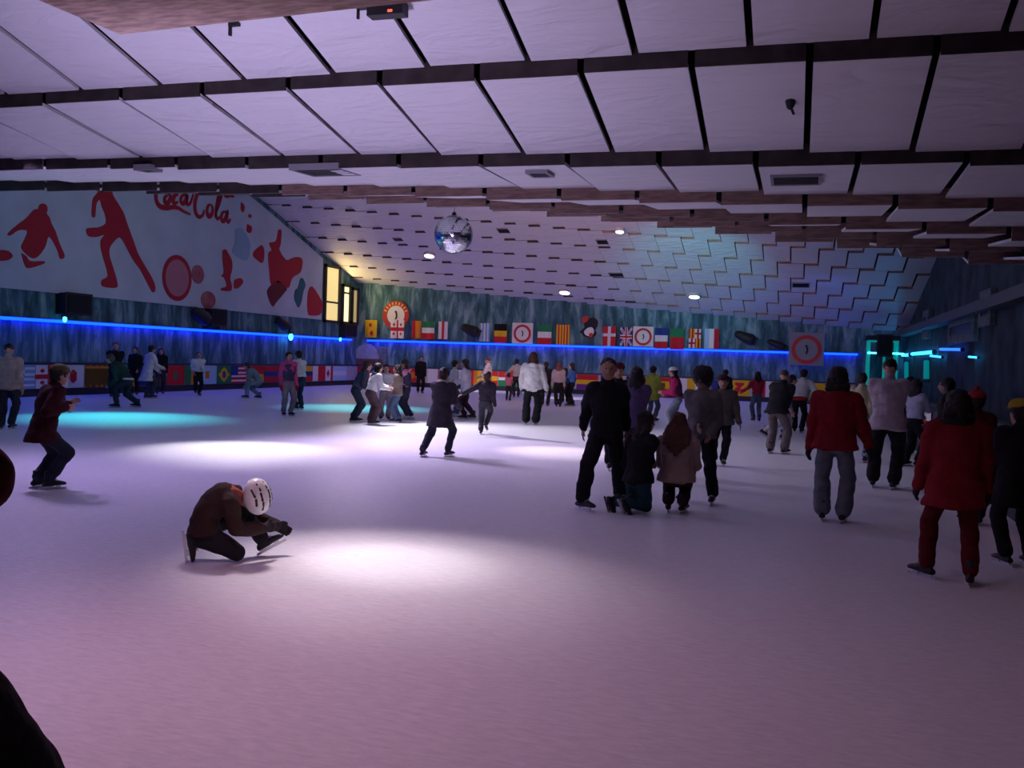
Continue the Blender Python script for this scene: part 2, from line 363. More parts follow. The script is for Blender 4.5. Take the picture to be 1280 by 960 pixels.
# ------------------------------------------------------------------ flags
FC = {'r': (.55, .03, .04), 'w': (.75, .76, .78), 'g': (.03, .22, .09), 'y': (.75, .48, .03), 'k': (.015, .015, .018), 'b': (.03, .06, .25), 'o': (.65, .22, .03), 'l': (.22, .42, .68), 'p': (.16, .04, .22), 'c': (.40, .62, .80), 'n': (.14, .08, .02)}
def vstr(s): return lambda u, v: s[min(int(u*len(s)), len(s)-1)]
def hstr(s): return lambda u, v: s[min(int((1-v)*len(s)), len(s)-1)]
def georgia(u, v):
    if abs(u-.5) < .08 or abs(v-.5) < .08: return 'r'
    a, b = (u*2) % 1, (v*2) % 1
    return 'r' if (abs(a-.5) < .06 and abs(b-.5) < .17) or (abs(b-.5) < .06 and abs(a-.5) < .17) else 'w'
def yellow_crest(u, v): return 'r' if ((u-.45)**2+(v-.72)**2 < .012 or (u-.55)**2+(v-.25)**2 < .02) else 'y'
def denmark(u, v): return 'w' if abs(u-.5) < .09 or abs(v-.58) < .07 else 'r'
def union(u, v):
    if abs(u-.5) < .07 or abs(v-.5) < .06: return 'r'
    if abs(u-.5) < .13 or abs(v-.5) < .11: return 'w'
    d = min(abs(u-v), abs(u+v-1)); return 'r' if d < .04 else 'w' if d < .11 else 'b'
def quarters(u, v):
    if (u > .5) == (v > .5):
        a, b = (u*2) % 1, (v*2) % 1; return 'r' if abs(a-.5) < .12 or abs(b-.5) < .12 else 'w'
    return 'ry'[int(u*8) % 2]
def disc_on(bg, fg, r=.1): return lambda u, v: fg if (u-.5)**2*2.6+(v-.5)**2 < r else bg
def brazil(u, v): return 'b' if (u-.5)**2*2.5+(v-.5)**2 < .035 else 'y' if abs(u-.5)/.42+abs(v-.5)/.42 < 1 else 'g'
def usa(u, v): return 'b' if u < .42 and v > .46 else 'rw'[int((1-v)*9) % 2]
def greece(u, v):
    if u < .4 and v > .45: return 'w' if abs(u-.2) < .05 or abs(v-.72) < .06 else 'l'
    return 'lw'[int((1-v)*9) % 2]
def lion(u, v):
    return 'r' if abs(u-.5) < .17+.06*math.sin(v*18) and abs(v-.5) < .34 and not (u > .55 and .45 < v < .55) else 'y'
def spain(u, v): return 'r' if abs(v-.5) > .27 else ('n' if abs(u-.35) < .1 and abs(v-.5) < .15 else 'y')
def crest(u, v): return 'n' if abs(math.sin(u*13)*math.cos(v*9)) > .55 else ('o' if v > .85 or v < .12 else 'n')
def canada(u, v): return 'r' if abs(u-.5) > .27 or abs(u-.5)/.16+abs(v-.5)/.3 < 1 else 'w'
_flagm = {}
def fmat(k):
    if k not in _flagm: _flagm[k] = mat('flag_'+k, FC[k], .85, bump=.2, bscale=30, spec=.1)
    return _flagm[k]
def flag(name, label, cat, group, c, du, w, h, fn, ripple=.04, nu=18, nv=20):
    """cloth of w x h hanging with top centre at c; du = horizontal direction; out = towards the hall"""
    out = V((du.y, -du.x, 0)); bm = bmesh.new(); keys = []
    P = lambda i, j: du*((i/nu-.5)*w) - V((0, 0, h*j/nv)) + out*(ripple*math.sin(i/nu*9+c.x)*(.25+.75*j/nv))
    fr = [[bm.verts.new(P(i, j)) for i in range(nu+1)] for j in range(nv+1)]
    bk = [[bm.verts.new(P(i, j)-out*.012) for i in range(nu+1)] for j in range(nv+1)]
    def face(q, k):
        if k not in keys: keys.append(k)
        bm.faces.new(q).material_index = keys.index(k)
    for j in range(nv):
        for i in range(nu):
            k = fn((i+.5)/nu, 1-(j+.5)/nv)
            face((fr[j][i], fr[j+1][i], fr[j+1][i+1], fr[j][i+1]), k); face((bk[j][i], bk[j][i+1], bk[j+1][i+1], bk[j+1][i]), k)
    k = fn(.02, .5)
    for j in range(nv):
        face((fr[j][0], bk[j][0], bk[j+1][0], fr[j+1][0]), k); face((fr[j][nu], fr[j+1][nu], bk[j+1][nu], bk[j][nu]), k)
    for i in range(nu):
        face((fr[0][i], fr[0][i+1], bk[0][i+1], bk[0][i]), k); face((fr[nv][i], bk[nv][i], bk[nv][i+1], fr[nv][i+1]), k)
    o = obj(name, bm, [fmat(k) for k in keys], loc=c)
    return tag(o, label, cat, group)
UX, UY = V((1, 0, 0)), V((0, 1, 0)); YF = YB-.30
HANG = [(464, 400, 422, 15, yellow_crest, 'yellow hanging flag with two red and white emblems, nearest the lit windows'),
 (497, 400, 423, 17, georgia, 'white hanging flag with red crosses below the red ringed badge'),
 (521, 401, 423, 11, vstr('roo'), 'red and orange striped flag hanging beside the red crossed white one'),
 (535.5, 402, 424, 15, hstr('gwr'), 'green, white and red flag hanging next to the red and orange striped one'),
 (554, 402, 424, 11, vstr('wrw'), 'narrow white flag with one red upright stripe hanging on back wall'),
 (606, 404, 427, 14, vstr('lwlwlwl'), 'blue and white upright striped flag hanging on back wall'),
 (626, 405, 429, 16, hstr('kyr'), 'black, yellow and red banded flag hanging on back wall'),
 (681, 406, 431, 17, hstr('gwr'), 'green, white and red flag hanging next to the yellow and red striped one'),
 (704, 406, 431, 16, vstr('yryryryry'), 'yellow flag with thin red upright stripes hanging on back wall'),
 (762, 408, 433, 16, denmark, 'red flag with a white cross hanging on back wall'),
 (783, 409, 433, 15, union, 'dark blue flag with red and white crossed diagonals on back wall'),
 (827, 410, 436, 16, hstr('bwr'), 'dark blue, white and red banded flag hanging on back wall'),
 (847, 411, 437, 17, hstr('ggrrr'), 'green over red flag hanging on back wall'),
 (869, 411, 435, 15, quarters, 'quartered red, yellow and white flag hanging on back wall'),
 (890, 411, 436, 18, vstr('cwr'), 'pale blue, white and red upright striped flag, last in the hanging row')]
for px, y0, y1, wp, fn, lb in HANG:
    c = onY(px, y0, YF); h = c.z - onY(px, y1, YF).z; w_ = (onY(px+wp/2, y0, YF)-onY(px-wp/2, y0, YF)).x
    flag('hanging_flag', lb, 'flag', 'flags hanging on the back wall', c, UX, w_, h, fn)
# flag panels along the boards
XFb = XL+.16; YFb = YB-.17
LB = [(0, 22, 'lw', hstr('lwlwlwl'), 'blue and white striped board flag behind the beige sweater skater'), (22, 44, 0, greece, 'blue and white striped board flag with a corner cross'),
 (44, 78, 0, georgia, 'white board flag with red crosses'), (78, 105, 0, disc_on('w', 'r', .09), 'white board flag with one red disc'),
 (106, 136, 0, crest, 'dark brown and orange patterned board flag'), (136, 172, 0, hstr('ggnno'), 'dark green and brown board flag behind the crowd of dark figures'), (172, 207, 0, vstr('bbnn'), 'dark blue and brown board flag behind the white clad skater'),
 (208, 231, 0, disc_on('r', 'g', .04), 'red board flag with a small green emblem'), (231, 247, 0, vstr('go'), 'green and orange board flag left of the white t-shirt skater'),
 (247, 271, 0, disc_on('c', 'o', .05), 'pale blue board flag with an orange emblem'), (271, 289, 0, brazil, 'green board flag with yellow diamond and blue disc'),
 (289, 308, 0, usa, 'red and white striped board flag with blue corner'), (308, 330, 0, hstr('ry'), 'red over yellow board flag behind the crouching teal skater'), (330, 352, 0, hstr('rbr'), 'red and blue banded board flag left of the pink jacket girl'),
 (352, 376, 0, vstr('gwr'), 'green, white and red board flag behind pink jacket girl'), (376, 391, 0, hstr('ybr'), 'yellow, blue and red banded board flag'),
 (391, 404, 0, vstr('wr'), 'half white, half red board flag on the left boards'), (404, 416, 0, canada, 'white board flag with red ends and red leaf shape'), (416, 433, 0, hstr('cwc'), 'pale blue and white banded board flag near the corner')]
for x0, x1, _, fn, lb in LB:
    p0, p1 = onX(max(x0, -3), 470, XFb), onX(x1, 470, XFb)
    flag('board_flag', lb, 'flag', 'flags fixed along the boards', V((XFb, (p0.y+p1.y)/2, .91)), UY, (p1.y-p0.y)*.97, .68, fn, ripple=0)
BB = [(446, 461, disc_on('r', 'o', .03), 'red board flag with small orange emblem behind the huddle of girls'), (462, 480, hstr('bry'), 'blue, red and yellow board flag behind the huddle of girls'), (481, 503, vstr('rw'), 'red and white board flag behind the huddle of girls'), (504, 526, disc_on('r', 'o', .06), 'red board flag with large orange emblem right of the huddle'),
 (534, 547, vstr('ww'), 'plain white board flag on the back boards'), (547, 560, vstr('rr'), 'plain red board flag beside the plain white one'), (560, 587, vstr('bwr'), 'blue, white and red board flag behind the couple in white'), (587, 601, vstr('roy'), 'red, orange and yellow board flag right of the couple in white'),
 (602, 622, hstr('ryr'), 'red board flag with a yellow band behind the arm stretching skater'), (622, 650, hstr('rrwgg'), 'red, white and green board flag left of the white hoodie woman'), (652, 680, vstr('grg'), 'green and red board flag behind the white hoodie woman'), (682, 718, hstr('gwg'), 'green and white board flag behind the blue top skater'), (720, 748, hstr('ryp'), 'red, yellow and purple banded board flag'),
 (750, 780, vstr('by'), 'blue and yellow board flag behind teenager in black'), (782, 818, hstr('kry'), 'black, red and yellow board flag behind the green coat'), (820, 846, spain, 'yellow board flag with red bands behind pink sleeved skater'), (848, 880, vstr('wyw'), 'white and yellow board flag behind bushy haired skater'),
 (882, 908, vstr('bb'), 'plain dark blue board flag behind olive jacket man'), (911, 938, lion, 'yellow board flag with a big red rampant shape'), (940, 966, vstr('wrw'), 'white board flag with red stripe behind red top girl'), (968, 1000, hstr('bwb'), 'blue and white banded board flag behind the dark bending man'), (1002, 1034, vstr('gy'), 'green and yellow board flag behind the red jacket man'), (1036, 1064, vstr('yr'), 'yellow and red board flag nearest the teal booth')]
for x0, x1, fn, lb in BB:
    p0, p1 = onY(x0, 480, YFb), onY(x1, 480, YFb)
    flag('board_flag', lb, 'flag', 'flags fixed along the boards', V(((p0.x+p1.x)/2, YFb, .91)), UX, (p1.x-p0.x)*.96, .68, fn, ripple=0)
RB = [(5.2, 'half yellow, half green board flag on the near dark boards', vstr('gy')), (7.3, 'yellow board flag on the dark boards beside the far right skater', vstr('yy')), (9.6, 'red and white board flag on the dark boards', vstr('rw')), (12.2, 'white board flag with red ends on the dark boards', vstr('rwr')), (15.5, 'blue and white board flag on dark boards', vstr('bw')), (19, 'white and red banded board flag far along the dark boards', hstr('wrw'))]
for y, lb, fn in RB:
    flag('board_flag', lb, 'flag', 'flags on the bar side boards', V((XR-.03, y, .91)), -UY, 1.5, .68, fn, ripple=0)

# ------------------------------------------------------------------ badges and cut-outs on the back wall
SW = mat('sign_white', (.75, .75, .75), .6); SDIM = mat('sign_white_shaded', (.24, .27, .30), .7); SR = mat('sign_red', (.50, .04, .04), .6); SY = mat('sign_yellow', (.75, .5, .1), .6); SK = mat('sign_black', (.012, .014, .02), .6)  # grey copy of the sign white puts shade into the large sign's colour
OUT = V((0, -.04, 0))
def badge(label, px, py, rp, back, yy, ring=.33, marks=True):
    c = onY(px, py, yy); r = onY(px+rp, py, yy).x - c.x
    g = empty('round_sign', c, label, 'sign'); a, b = V((r, 0, 0)), V((0, 0, r)); Z = V((0, 0, 0)); z1 = Z
    if back:
        obj('backing', box((-r*1.12, 0, -r*1.05), (r*1.12, .04, r*1.12)), SW if rp < 15 else SDIM, g); 
    else:
        bm = bmesh.new(); disc(bm, Z, a*.98, b*.98, V((0, .04, 0))); obj('backing', bm, SR, g)
    bm = bmesh.new(); ringm(bm, Z, a, b, OUT, 1-ring, 1.0 if not back else .94); obj('ring', bm, SR, g)
    bm = bmesh.new(); disc(bm, Z, a, b, OUT*.6, r=1-ring); obj('face', bm, SW if rp < 15 or not back else SDIM, g)
    bm = bmesh.new(); pts = [(-.04, .42), (.06, .40), (.10, .25), (.16, .05), (.14, -.2), (.05, -.38), (-.12, -.40), (-.03, -.3), (.02, -.05), (-.02, .2), (-.14, .3)]
    prism(bm, [a*x*.75+b*z*.75 + OUT*.6 for x, z in pts], OUT*.5); bmesh.ops.triangulate(bm, faces=[f for f in bm.faces if len(f.verts) > 4]); obj('emblem', bm, SK, g)
    if marks:
        bm = bmesh.new()
        for k in range(9):
            t = PI*.12 + PI*.76*k/8; d = a*math.cos(t)+b*math.sin(t); e = -a*math.sin(t)+b*math.cos(t); m_ = d*(1-ring/2)+OUT
            prism(bm, [m_-d*.1-e*.05, m_-d*.1+e*.05, m_+d*.1+e*.05, m_+d*.1-e*.05], OUT*.3)
        obj('lettering', bm, SY, g)
    return g
badge('red ringed round badge behind the white flag with red crosses', 495, 394, 16.5, False, YB-.10)
badge('white square sign with red ring hanging between black and green flags', 653, 417, 11.5, True, YF, .3, False)
badge('white square sign with red ring hanging right of the diagonal crossed flag', 804, 421, 11.5, True, YF, .3, False)
badge('big round red ringed sign on white board interrupting the blue light strip', 1008, 437, 20, True, YB-.3, .3, False)
def cutout(label, px, py, yy):
    g = empty('bird_sign', onY(px, py, yy), label, 'cut-out sign'); k = (onY(px+1, py, yy)-onY(px, py, yy)).x
    Q = lambda L, o: [V((x*k, o, -z*k)) for x, z in L]
    def pc(n, L, m, o, t=-.03):
        bm = bmesh.new(); prism(bm, Q(smoothline(L+[L[0]], 3)[:-1], o), V((0, t, 0))); bmesh.ops.triangulate(bm, faces=[f for f in bm.faces if len(f.verts) > 4]); obj(n, bm, m, g)
    pc('body', [(-4, -8), (4, -11), (10, -7), (10, -1), (7, 4), (9, 8), (6, 12), (-4, 13), (-9, 9), (-6, 2), (-7, -4)], SK, 0, -.05)
    pc('belly', [(-2, 2), (3, 1), (6, 5), (5, 10), (0, 12), (-5, 10), (-6, 6)], SW, -.05)
    pc('scarf', [(-10, -9), (-5, -13), (-1, -10), (-3, -6), (-7, -4)], SR, -.05)
    pc('foot', [(0, 9), (4, 8), (5, 12), (1, 14)], SR, -.081)
    pc('wing', [(-12, 7), (-7, 2), (-6, 5), (-10, 9)], SK, .02)
cutout('black and white bird cut-out on back wall between striped and crossed flags', 737, 408, YB-.1)
# igloo painting in the corner under the strip
g = obj('wall_painting', box((onY(431, 458, YB-.06).x, YB-.06, onY(431, 460, YB).z), (onY(482, 458, YB-.06).x, YB-.005, onY(450, 432, YB).z)), mat('painting_ground', (.16, .20, .24), .8, var=.3))
tag(g, 'faded painting of a pale dome on brown ground in the far corner', 'wall painting')
P_ = lambda x, y: onY(x, y, YB-.06)
bm = bmesh.new(); prism(bm, [P_(x, y) for x, y in [(441, 450), (444, 438), (452, 431), (464, 430), (471, 437), (474, 450)]], V((0, -.015, 0))); obj('painted_dome', bm, mat('painted_dome', (.40, .45, .50), .8, var=.15), g)
bm = bmesh.new(); prism(bm, [P_(x, y) for x, y in [(430, 456), (432, 444), (438, 438), (444, 448), (478, 449), (480, 457)]], V((0, -.02, 0))); obj('painted_ground', bm, mat('painted_brown', (.17, .10, .08), .8, var=.3), g)
# dark speaker boxes and lamps on the walls
SPK = mat('speaker_cloth', (.012, .013, .016), .85); SPKB = mat('speaker_box', (.02, .02, .024), .5)
def speaker(label, p, w_, h, du, d=.35):
    out = V((du.y, -du.x, 0)); g = empty('wall_speaker', p, label, 'speaker')
    a = du*(w_/2); bm = bmesh.new(); prism(bm, [-a-V((0, 0, h/2)), a-V((0, 0, h/2)), a+V((0, 0, h/2)), -a+V((0, 0, h/2))], out*d); bmesh.ops.bevel(bm, geom=bm.edges[:], offset=.02, segments=2, affect='EDGES'); obj('cabinet', bm, SPKB, g)
    a *= .86; z = V((0, 0, h*.43)); bm = bmesh.new(); prism(bm, [out*d-a-z, out*d+a-z, out*d+a+z, out*d-a+z], out*.02); obj('grille', bm, SPK, g)
    return g
p = onX(87, 380, XL); speaker('large black speaker box on left wall under the striding skater', p, 1.1, .62, UY)
p = onX(265, 397, XL); speaker('narrow black speaker box on left wall below the red blots', p, .9, .62, UY)
p = onX(431, 413, XL); speaker('dark box beneath the bright corner window', p, 1.2, .6, UY)
LAMPB = mat('lamp_housing', (.02, .02, .022), .5)
def wall_lamp(label, p, du, s=.22):
    out = V((du.y, -du.x, 0)); g = empty('wall_spotlight', p, label, 'spotlight')
    bm = bmesh.new(); cone(bm, V((0, 0, 0)), .03, out*.3, .03); obj('bracket', bm, LAMPB, g)
    bm = bmesh.new(); q = out*.35; cone(bm, q-du*.25+V((0, 0, .08)), s*.7, q+du*.25-V((0, 0, .12)), s); obj('housing', bm, LAMPB, g, smooth=True)
    bm = bmesh.new(); d = (du*.5-V((0, 0, .2))).normalized(); q2 = q+du*.25-V((0, 0, .12))+d*s; cone(bm, q2-d*.03, s*.8, q2+d*.02, s*.8, cap=False); obj('lens', bm, mat('dull_lens', (.03, .03, .035), .7), g)
wall_lamp('dark angled spotlight on left wall beside the narrow speaker box', onX(240, 393, XL), UY, .26)
wall_lamp('dark spotlight on left wall nearest the lit windows', onX(343, 403, XL), UY, .24)
wall_lamp('dark spotlight on back wall left of the blue striped flag', onY(590, 412, YB), UX, .28)
wall_lamp('dark spotlight on back wall right of the last hanging flag', onY(931, 421, YB), UX, .26)
wall_lamp('small dark spotlight on back wall beside the big round sign', onY(970, 430, YB), UX, .18)
# the small fixings on the strip
for px, py, lb in ((362, 421, 'small glowing cyan lamp on left wall light strip nearer the corner'), (424, 424, 'small glowing cyan lamp on the strip in the corner'), (79, 399, 'tiny bright lamp on left strip under the big speaker')):
    p = onX(px, py, XL+.26); g = empty('strip_lamp', p, lb, 'lamp'); s_ = .12 if px == 362 else .07
    bm = bmesh.new(); ell(bm, V((.06, 0, 0)), V((s_*.7, 0, 0)), V((0, s_, 0)), V((0, 0, s_*1.3))); obj('bulb', bm, LEDC, g, smooth=True)
    obj('socket', box((-.02, -s_, s_), (.1, s_, s_*1.8)), LAMPB, g)

# ------------------------------------------------------------------ mirror ball
d_ = ray(567, 293); bc = EYE + d_*17.0; rb = 24/1200*17.0*1.0
g = empty('mirror_ball', bc, 'silver mirror ball hanging from the ceiling above the rink', 'mirror ball')
MIR = mat('mirror_facets', (.60, .62, .66), .16, 1.0)
bm = bmesh.new(); nlat = 26
for a in range(nlat):
    t0 = -PI/2+PI*a/nlat; t1 = t0+PI/nlat; nl = max(4, int(2*nlat*math.cos((t0+t1)/2)))
    for b in range(nl):
        f0, f1 = 2*PI*b/nl, 2*PI*(b+1)/nl; S = lambda t, f, r=rb: V((math.cos(t)*math.cos(f), math.cos(t)*math.sin(f), math.sin(t)))*r
        cen = S((t0+t1)/2, (f0+f1)/2); q = [cen + (x-cen)*.93 for x in (S(t0, f0), S(t0, f1), S(t1, f1), S(t1, f0))]
        j = V((random.gauss(0, .012), random.gauss(0, .012), random.gauss(0, .012)))
        n_ = (cen.normalized()+j*3).normalized(); q = [x - n_*((x-cen).dot(n_)) for x in q]
        try: bm.faces.new([bm.verts.new(x) for x in q])
        except ValueError: pass
me = bpy.data.meshes.new('mirror_tiles'); bm.to_mesh(me); bm.free(); me.materials.append(MIR); o = bpy.data.objects.new('mirror_tiles', me); C.objects.link(o); o.parent = g
bm = bmesh.new(); ell(bm, V((0, 0, 0)), V((rb*.985, 0, 0)), V((0, rb*.985, 0)), V((0, 0, rb*.985)), 32, 20); obj('core', bm, mat('ball_core', (.05, .05, .06), .5), g, smooth=True)
bm = bmesh.new(); cone(bm, V((0, 0, rb*.99)), .05, V((0, 0, rb+.02)), .04); obj('motor', bm, LAMPB, g)
bm = bmesh.new(); cone(bm, V((0, 0, rb)), .012, V((0, 0, max(rb+.1, ceilz(bc.x, bc.y)-bc.z))), .012); obj('rod', bm, STEEL, g)

# ------------------------------------------------------------------ lamps and vents in the ceiling
GLOW = mat('lamp_glow', (.9, .9, .95), .3, emit=(.9, .9, 1), estr=9)
def slope(p):
    r = row_of(p.y); e = .05; y = p.y if row_of(p.y+e) == r else p.y-e
    return V((0, -(panelz(p.x, y+e)-panelz(p.x, y))/e, 1)).normalized()
def ceiling_lamp(label, px, py, r):
    p = ceil_hit(px, py); n_ = slope(p); g = empty('ceiling_lamp', p, label, 'ceiling lamp')
    bm = bmesh.new(); cone(bm, n_*.12, r, -n_*.12, r*1.1, 16, False); obj('housing', bm, mat('lamp_rim', (.5, .5, .52), .4), g)
    bm = bmesh.new(); cone(bm, -n_*.115, r*.85, -n_*.135, r*.85, 16, False); obj('lens', bm, GLOW, g)
ceiling_lamp('round glowing ceiling lamp among the brown risers right of the mirror ball', 775, 286, .16)
ceiling_lamp('glowing ceiling lamp just left of the mirror ball', 537, 317, .24)
ceiling_lamp('glowing ceiling lamp above the green and white hanging flag', 706, 363, .26)
ceiling_lamp('glowing ceiling lamp in the bluish ceiling above the last hanging flags', 868, 368, .24)
VENTB = mat('vent_dark', (.006, .006, .008), .8); VENTF = mat('vent_frame', (.25, .24, .27), .5)
def vent(label, px, py, wp, hp, slats=3):
    p = ceil_hit(px, py); q = ceil_hit(px+wp/2, py); w_ = max(.12, abs(q.x-p.x)*2)
    y0, y1 = ceil_hit(px, py+hp/2).y, ceil_hit(px, py-hp/2).y; L = min(max(abs(y1-y0), .18), 1.0); n_ = slope(p)
    g = empty('ceiling_vent', p, label, 'ceiling vent'); s, t = V((1, 0, 0)), n_.cross(V((1, 0, 0))).normalized(); s = t.cross(n_).normalized()
    g.matrix_world = Matrix.Translation(p-n_*.02) @ Matrix((s, t, n_)).transposed().to_4x4()
    obj('backing', box((-w_/2, -L/2, 0), (w_/2, L/2, .05)), VENTB, g)
    bm = bmesh.new(); e = .03
    bx(bm, (-w_/2-e, -L/2-e, -.01), (w_/2+e, -L/2, .06)); bx(bm, (-w_/2-e, L/2, -.01), (w_/2+e, L/2+e, .06)); bx(bm, (-w_/2-e, -L/2, -.01), (-w_/2, L/2, .06)); bx(bm, (w_/2, -L/2, -.01), (w_/2+e, L/2, .06))
    obj('vent_frame', bm, VENTF, g)
    for k in range(slats):
        y = -L/2+L*(k+1)/(slats+1); bm = bmesh.new(); bx(bm, (-w_/2, y-.008, -.005), (w_/2, y+.008, .02)); obj('slat', bm, mat('vent_slat', (.05, .05, .06), .5), g)
vent('wide ceiling vent above the script lettering', 407, 213, 46, 9)
vent('small square ceiling vent right of centre in the third panel row', 675, 216, 22, 5, 1)
vent('long ceiling vent in the dim panels furthest right', 995, 223, 56, 10)
vent('dark little vent right of the mirror ball', 632, 288, 14, 5, 0)
vent('dark vent below the lamp among the brown risers', 757, 302, 18, 5, 0)
vent('dark vent under the vent by the brown risers', 772, 343, 17, 4, 0)
vent('thin dark vent in the blue tinted far ceiling', 1001, 356, 20, 5, 0)
vent('little dark vent over the striding skater mural', 185, 211, 16, 4, 0)
vent('thin dark vent by the ceiling lamp left of the mirror ball', 499, 299, 8, 3, 0)
# fixings high up near the camera
p = ceil_hit(293, 27); g = empty('ceiling_bracket', p, 'small black bracket hanging near the brown soffit', 'bracket')
obj('plate', box((-.05, -.02, -.04), (.05, .02, .06)), LAMPB, g); obj('hook', box((-.05, -.015, -.12), (-.03, .015, -.04)), LAMPB, g)
p = ceil_hit(450, 9); g = empty('ceiling_bracket', p, 'thin black bracket at the end of the brown soffit', 'bracket')
obj('plate', box((-.02, -.04, -.02), (.09, .02, .06)), LAMPB, g); obj('hook', box((-.02, -.02, -.10), (.0, .0, 0)), LAMPB, g)
p = ceil_hit(484, 5); g = empty('exit_lamp', p, 'dark recessed lamp with a red glint at the top edge', 'lamp'); n_ = slope(p)
obj('housing', box((-.16, -.05, -.10), (.16, .07, .04)), LAMPB, g); obj('lens', box((.03, -.056, -.085), (.07, -.049, -.065)), mat('red_glint', (.5, .05, .03), .4, emit=(1, .15, .1), estr=1.2), g)
p = ceil_hit(988, 128); g = empty('ceiling_hook', p, 'small dark hook in the panel gap above the kneeling group', 'hook')
bm = bmesh.new(); cone(bm, V((0, 0, .02)), .05, V((0, 0, -.03)), .035); obj('plate', bm, LAMPB, g); bm = bmesh.new(); cone(bm, V((0, 0, -.03)), .012, V((.03, 0, -.10)), .012); obj('hook', bm, LAMPB, g)

# ------------------------------------------------------------------ dark bar side
WP = mat('gallery_wall', (.16, .20, .20), .8, var=.3)
bm = bmesh.new()
bx(bm, (XW-.35, 5, 3.0), (XW, YB, 3.25)); struct('trim_1', bm, mat('gallery_ledge', (.10, .12, .13), .6))
def gallery(n, x0, x1, y0, y1):
    a, b = onX(x0, y1, XW-.02), onX(x1, y0, XW-.02); ya, yb = min(a.y, b.y), max(a.y, b.y); za, zb = a.z, b.z
    za, zb = min(za, zb), max(za, zb)
    bm = bmesh.new(); bx(bm, (XW-.10, ya, za), (XW-.02, yb, zb)); g = struct('window_%d' % n, bm, mat('dark_opening', (.004, .005, .006), .3))
    bm = bmesh.new(); e = .25
    bx(bm, (XW-.14, ya-e, za-e), (XW-.01, ya, zb+e)); bx(bm, (XW-.14, yb, za-e), (XW-.01, yb+e, zb+e)); bx(bm, (XW-.14, ya, za-e), (XW-.01, yb, za)); bx(bm, (XW-.14, ya, zb), (XW-.01, yb, zb+e))
    obj('window_frame', bm, WP, g)
gallery(4, 1158, 1164, 396, 415); gallery(5, 1192, 1222, 402, 420); gallery(6, 1232, 1243, 374, 396)
def lit(label, a, b, m, r):
    g = empty('light_tube', (a+b)/2, label, 'light tube', 'light tubes of the bar'); c = (a+b)/2; d = (b-a).normalized(); s, t = frame(d)
    bm = bmesh.new(); sweep(bm, [(a-c, s*r, t*r), (b-c, s*r, t*r)], 8); obj('tube', bm, m, g)
    bm = bmesh.new(); sweep(bm, [(a-c-d*.03, s*r*1.4, t*r*1.4), (a-c+d*.03, s*r*1.4, t*r*1.4)], 8); obj('end_cap', bm, CHAN, g)  # plain cap on the tube end
    bm = bmesh.new(); sweep(bm, [(b-c-d*.03, s*r*1.4, t*r*1.4), (b-c+d*.03, s*r*1.4, t*r*1.4)], 8); obj('end_cap', bm, CHAN, g)
X2 = XW-.12
BLU = mat('bar_led', (.02, .1, .3), .4, emit=(.03, .40, 1), estr=4); DBL = mat('deep_blue_led', (.02, .04, .3), .4, emit=(.02, .12, 1), estr=2.5)
lit('short cyan light bar on the dark wall right of the teal booth', onX(1128, 444, X2), onX(1138, 443.5, X2), BLU, .06)
lit('cyan light bar in the middle of the dark wall', onX(1140, 442.5, X2), onX(1168, 440, X2), BLU, .06)
lit('thin cyan light bar under the middle one on dark wall', onX(1163, 444.8, X2), onX(1178, 446.5, X2), BLU, .03)
lit('upper blue light bar on dark wall', onX(1175, 436.5, X2), onX(1203, 437, X2), DBL, .04)
lit('isolated small blue light bar nearest on the dark wall', onX(1211, 446, X2), onX(1223, 447, X2), BLU, .025)
DIM = mat('dim_teal_led', (.02, .2, .2), .5, emit=(.0, .40, .42), estr=.35)
lit('upright teal light tube behind the grey sweater man', onX(1133, 452, X2), onX(1133, 476, X2), DIM, .08)
lit('upright teal light tube behind the girl in white and blue top', onX(1158, 450, X2), onX(1158, 476, X2), DIM, .09)
# glowing teal booth in the far corner
q = onY(1085, 450, 40.8); g = empty('glass_booth', V((max(q.x, XR+.85), 40.8, 0)), 'glass booth edged with teal lights in the far corner', 'booth')
zt, zb = onY(1083, 426, 40.8).z, 1.0; hw = .52
bm = bmesh.new(); bx(bm, (-hw-.1, -.1, zt+.03), (hw+.1, 1.1, zt+.22)); obj('roof', bm, SPKB, g)
bm = bmesh.new(); bx(bm, (-hw, 0, 0), (hw, 1.0, .95)); obj('counter', bm, DARKW, g)
for x, y in ((-hw, 0), (0.05, 0), (hw, 0), (-hw, .95), (hw, .95)):
    bm = bmesh.new(); bx(bm, (x-.045, y-.045, .95), (x+.045, y+.045, zt+.03)); obj('post', bm, TEAL, g)
bm = bmesh.new(); bx(bm, (-hw-.05, -.09, zt-.05), (hw+.05, -.02, zt+.03)); obj('top_light', bm, TEAL, g)
bm = bmesh.new(); zz = onY(1083, 441, 40.8).z; bx(bm, (-hw-.06, -.12, zz-.03), (hw+.25, -.05, zz+.03)); obj('shelf_light', bm, LEDC, g)
gm = bpy.data.materials.new('booth_glass'); gm.use_nodes = True; b_ = gm.node_tree.nodes['Principled BSDF']; b_.inputs['Base Color'].default_value = (.5, .9, .85, 1); b_.inputs['Roughness'].default_value = .1; b_.inputs['Transmission Weight'].default_value = 1.0; b_.inputs['IOR'].default_value = 1.1
bm = bmesh.new(); bx(bm, (-hw+.05, -.01, .97), (hw-.05, .01, zz-.04)); obj('glass', bm, gm, g)
p = onY(1106, 432, 40.6); speaker('black speaker box hanging right of the teal booth', V((p.x, 40.9, p.z)), .55, .85, UX)
